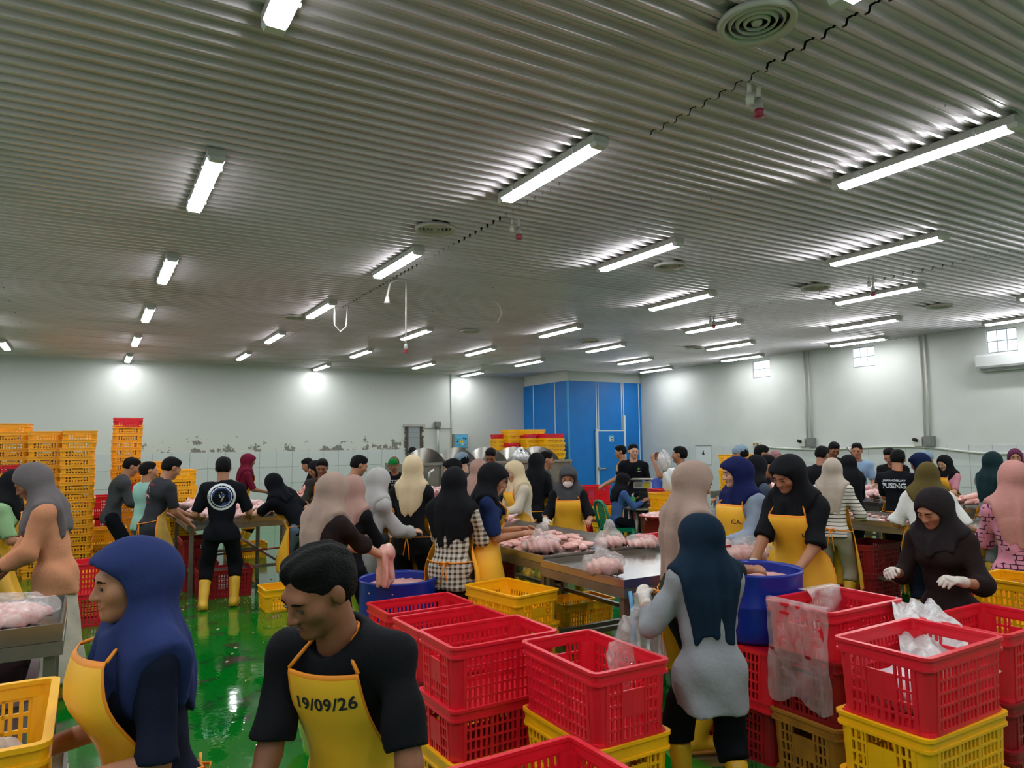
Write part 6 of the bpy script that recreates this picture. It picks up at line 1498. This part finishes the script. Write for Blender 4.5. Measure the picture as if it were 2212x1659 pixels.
# ------------------------------------------------------------------ plastic sheets and bags in use
def sheet_film(name, rows, m, label, cat='plastic sheet', thick=.0012):
    nR, nC = len(rows), len(rows[0]); V = [p_ for r_ in rows for p_ in r_]; F = []
    for i in range(nR-1):
        for j in range(nC-1): F.append((i*nC+j, i*nC+j+1, (i+1)*nC+j+1, (i+1)*nC+j))
    b = MB(); b.add(V, F, 0, True); o = b.build(name, m)
    md = o.modifiers.new('thickness', 'SOLIDIFY'); md.thickness = thick
    return tag(o, label, cat)
rd = random.Random(9)
xw, y0, y1, zt = 3.265, 2.36, 2.76, .907
rows = []
for i in range(26):
    row = []
    for j in range(20):
        u = j/19; yv = y0 + .01 + (y1 - y0 - .02)*u
        if i < 3: x_ = xw + .05 - .03*i; z_ = zt + .012 + (.004 if i else -.03)
        else:
            dz = (i-2)*.0225; z_ = zt + .012 - dz*(1 + .06*math.sin(u*9)); x_ = xw - .012 - .006*math.sin(u*23 + i*.2) - .008*math.sin(u*9 - i*.35) - .004*math.sin(i*.9 + u*31)
        row.append((x_, yv, z_))
    rows.append(row)
sheet_film('plastic_sheet', rows, make_film('sheet_film', srgb(228, 206, 206), .24), 'crumpled clear plastic sheet hanging over the red crate side')
rows = []
for i in range(14):
    row = []
    for j in range(16):
        u = j/15; x_ = 3.57 + .30*u; dz = i*.02
        if i < 3: y_ = 2.755 + .03 - .03*i; z_ = zt + .012
        else: y_ = 2.715 - .02*math.sin(u*8 + i*.5); z_ = zt + .012 - dz + .03*math.sin(u*3 + 1)
        row.append((x_, y_, z_))
    rows.append(row)
sheet_film('plastic_sheet', rows, M_film, 'clear plastic sheet folded over the far rim beside the barrel')
# bag being opened by the cardigan woman, reaching into the front crate
rows = []
A = V3(*at_depth(1965, 1300, 3.95)); B_ = V3(3.37, 1.83, .72)
for i in range(22):
    t_ = i/21; c = A*(1-t_) + B_*t_ + V3(0, 0, .05*math.sin(t_*PI)); w = .10 + .11*t_
    rt_ = V3(.80, -.6, 0)
    row = []
    for j in range(14):
        u = j/13*2 - 1; row.append(tuple(c + rt_*w*u + V3(0, 0, .018*math.sin(u*7 + i*.6) + .012*math.sin(u*15 - i*.9))))
    rows.append(row)
sheet_film('plastic_bag', rows, M_filmw, 'open milky plastic bag drawn out of the front right crate', 'plastic bag', .003)
b = MB(); b.box(-.26, -.17, 0, .26, .17, .1); 
S = Sdf(); S.ell((0, 0, .08), (.24, .15, .1), .02); f_ = folds(.012, 21, 16, 16, 16); k = Skin(); k.sdf(lambda P: S(P) + f_(P), S.lo - .02, S.hi + .02, .014)
tag(link('plastic_bag', k.mesh('bag_heap', mat('white_bag', srgb(222, 220, 226), .4, 0, .08, 12, .2, 30)), None, (3.235, 1.90, .60)), 'heap of white plastic bags lying in the front right crate', 'plastic bag')
# bag held by the walking woman
pw_ = V3(*at_depth(1392, 1318, 3.55)); bag(pw_[0] - .03, pw_[1] + .02, pw_[2] - .40, .17, .09, .36, 'large clear bag held by the walking woman', 31, (.0, 0, .40), 0)
pc_ = V3(*at_depth(1436, 985, 10.6)); bag(pc_[0], pc_[1], pc_[2] - .22, .12, .08, .3, 'clear bag held up by the man with white collar', 33, None, 0, M_filmw)
p = at_depth(1452, 1010, 9.9); 
S = Sdf(); S.ell((0, 0, .16), (.15, .12, .19), .02); S.plane((0, 0, .003), (0, 0, -1)); f_ = folds(.012, 25, 16, 16, 16); k = Skin(); k.sdf(lambda P: S(P) + f_(P), S.lo - .02, S.hi + .02, .018)
tag(link('sack', k.mesh('sack', mat('white_sack', srgb(214, 218, 214), .5, 0, .06, 10)), None, (p[0], p[1], 1.075)), 'white sack standing on the yellow crates behind the beige scarf', 'sack')
# bag in the yellow crate at the lower left, and that crate
crate(ME_YEL, -.275, 2.55, .705, YL, 'yellow crate on the low table at the lower left edge')
bag(-.275, 2.58, .72, .16, .22, .22, 'big clear bag filling the yellow crate at the lower left', 41, None, 0, M_filmw)
bn = empty('grey_bin', (-.72, 4.42, 0)); tag(bn, 'dull mauve bin under the steel table at the left edge', 'bin')
b = MB(); b.ring(1.0, .62, .08, .0, .62, .02, taper=.03); b.ring(1.06, .68, .09, .60, .66, .04); b.box(-.44, -.26, .0, .44, .26, .02); b.build('shell', mat('mauve_plastic', srgb(124, 96, 102), .5, 0, .15, 4), bn)
# red crate standing at the far corner of the near table, tilted bag inside
crate(ME_RED, 4.68, 4.98, .58, YL, 'red crate on a steel stand at the right end of the middle table')
st_ = empty('steel_stand', (4.68, 4.98, 0)); tag(st_, 'plain steel stand under the red crate beside the middle table', 'stand')
b = MB(); b.box(-.2, -.3, .54, .2, .3, .575); b.build('plate', M_steel_dull, st_)
for sx in (-1, 1):
    for sy in (-1, 1): b = MB(); b.box(sx*.17 - .02, sy*.27 - .02, 0, sx*.17 + .02, sy*.27 + .02, .54); b.build('leg', M_steel_dull, st_)
bag(4.68, 4.90, .61, .14, .2, .2, 'clear bag of meat lying in the red crate beside the middle table', 43, None, .8)
# blue hose at the table leg, orange rope, knives
pipe('hose', [(3.10, 3.73, .80), (3.09, 3.70, .70), (3.10, 3.69, .45), (3.14, 3.68, .2), (3.22, 3.62, .03), (3.45, 3.5, .03)], .014, mat('hose_blue', srgb(110, 178, 226), .4), 'light blue hose hanging at the corner of the near steel table', 'hose')
pipe('rope', [(1.2, 10.4, .33), (1.8, 10.38, .35), (2.6, 10.36, .38)], .012, mat('rope_rust', srgb(150, 66, 44), .8), 'rust coloured rope strung under the left steel table', 'rope')
def knife(x, y, z, rz, label, rx=0):
    o = link('knife', None, None, (x, y, z), (rx, 0, rz)); tag(o, label, 'knife')
    b = MB(); b.box(-.012, 0, 0, .012, .11, .014); b.build('handle', mat('handle_red', srgb(176, 24, 34), .4), o)
    b = MB(); b.add([(-.016, .11, .004), (.016, .11, .004), (.014, .22, .004), (.0, .27, .004), (-.016, .25, .004), (-.016, .11, .007), (.016, .11, .007), (.014, .22, .007), (.0, .27, .007), (-.016, .25, .007)], [(4, 3, 2, 1, 0), (5, 6, 7, 8, 9), (0, 1, 6, 5), (1, 2, 7, 6), (2, 3, 8, 7), (3, 4, 9, 8), (4, 0, 5, 9)]); b.build('blade', M_steel, o)
knife(7.55, 5.2, TH + .004, 1.2, 'red handled knife on the right table beside the striped shirt'); knife(7.8, 4.75, TH + .004, .4, 'red handled knife among the trimmings on the right table'); knife(7.9, 6.2, TH + .004, 2.4, 'red handled knife at the far end of the right table')
x, y = on(1578, 1175, 1.08); knife(x, y, 1.06, 1.3, 'red handled knife on the bag behind the right barrel')
s_ = P_['leaner']['s']; wl = s_.wr[1]; o = empty('held_knife', P_['leaner']['root'].matrix_basis @ Vector((wl + s_.hd[1]*.08).tolist())); tag(o, 'knife with red handle held at the hip of the leaning woman', 'knife')
b = MB(); b.box(-.012, -.012, -.05, .012, .012, .05); b.build('handle', mat('handle_red', (0, 0, 0)), o)
b = MB(); b.add([(-.014, 0, -.05), (.014, 0, -.05), (.01, 0, -.2), (-.012, 0, -.22), (-.014, .003, -.05), (.014, .003, -.05), (.01, .003, -.2), (-.012, .003, -.22)], [(0, 1, 2, 3), (7, 6, 5, 4), (0, 4, 5, 1), (1, 5, 6, 2), (2, 6, 7, 3), (3, 7, 4, 0)]); b.build('blade', M_steel, o)
# wrist watch of the leaning woman, long hook held by the man in sky blue
pipe('hook_pole', [tuple(at_depth(1830, 965, 12.3)), tuple(at_depth(1845, 985, 12.3)), tuple(at_depth(1882, 1010, 12.25))], .022, M_steel, 'grey hooked pole slanting behind the man in sky blue', 'pole')
# meat hanging from the brown blouse woman's hands
ph = V3(*at_depth(836, 1195, 5.25)); S = Sdf()
for k in range(7):
    r1 = random.Random(k); a = (r1.uniform(-.04, .04), r1.uniform(-.04, .04), .0); S.cone(a, (a[0]*1.8, a[1]*1.8 + .01, -.2 - .06*r1.random()), .03, .018, .02)
S.ell((0, 0, .02), (.06, .05, .05), .03); f_ = folds(.006, 2, 30, 30, 20); k = Skin(); k.sdf(lambda P: S(P) + f_(P), S.lo - .02, S.hi + .02, .01)
tag(link('meat_strips', k.mesh('meat_strips', M_meat), None, tuple(ph)), 'dripping meat strips lifted out of the left barrel', 'meat')
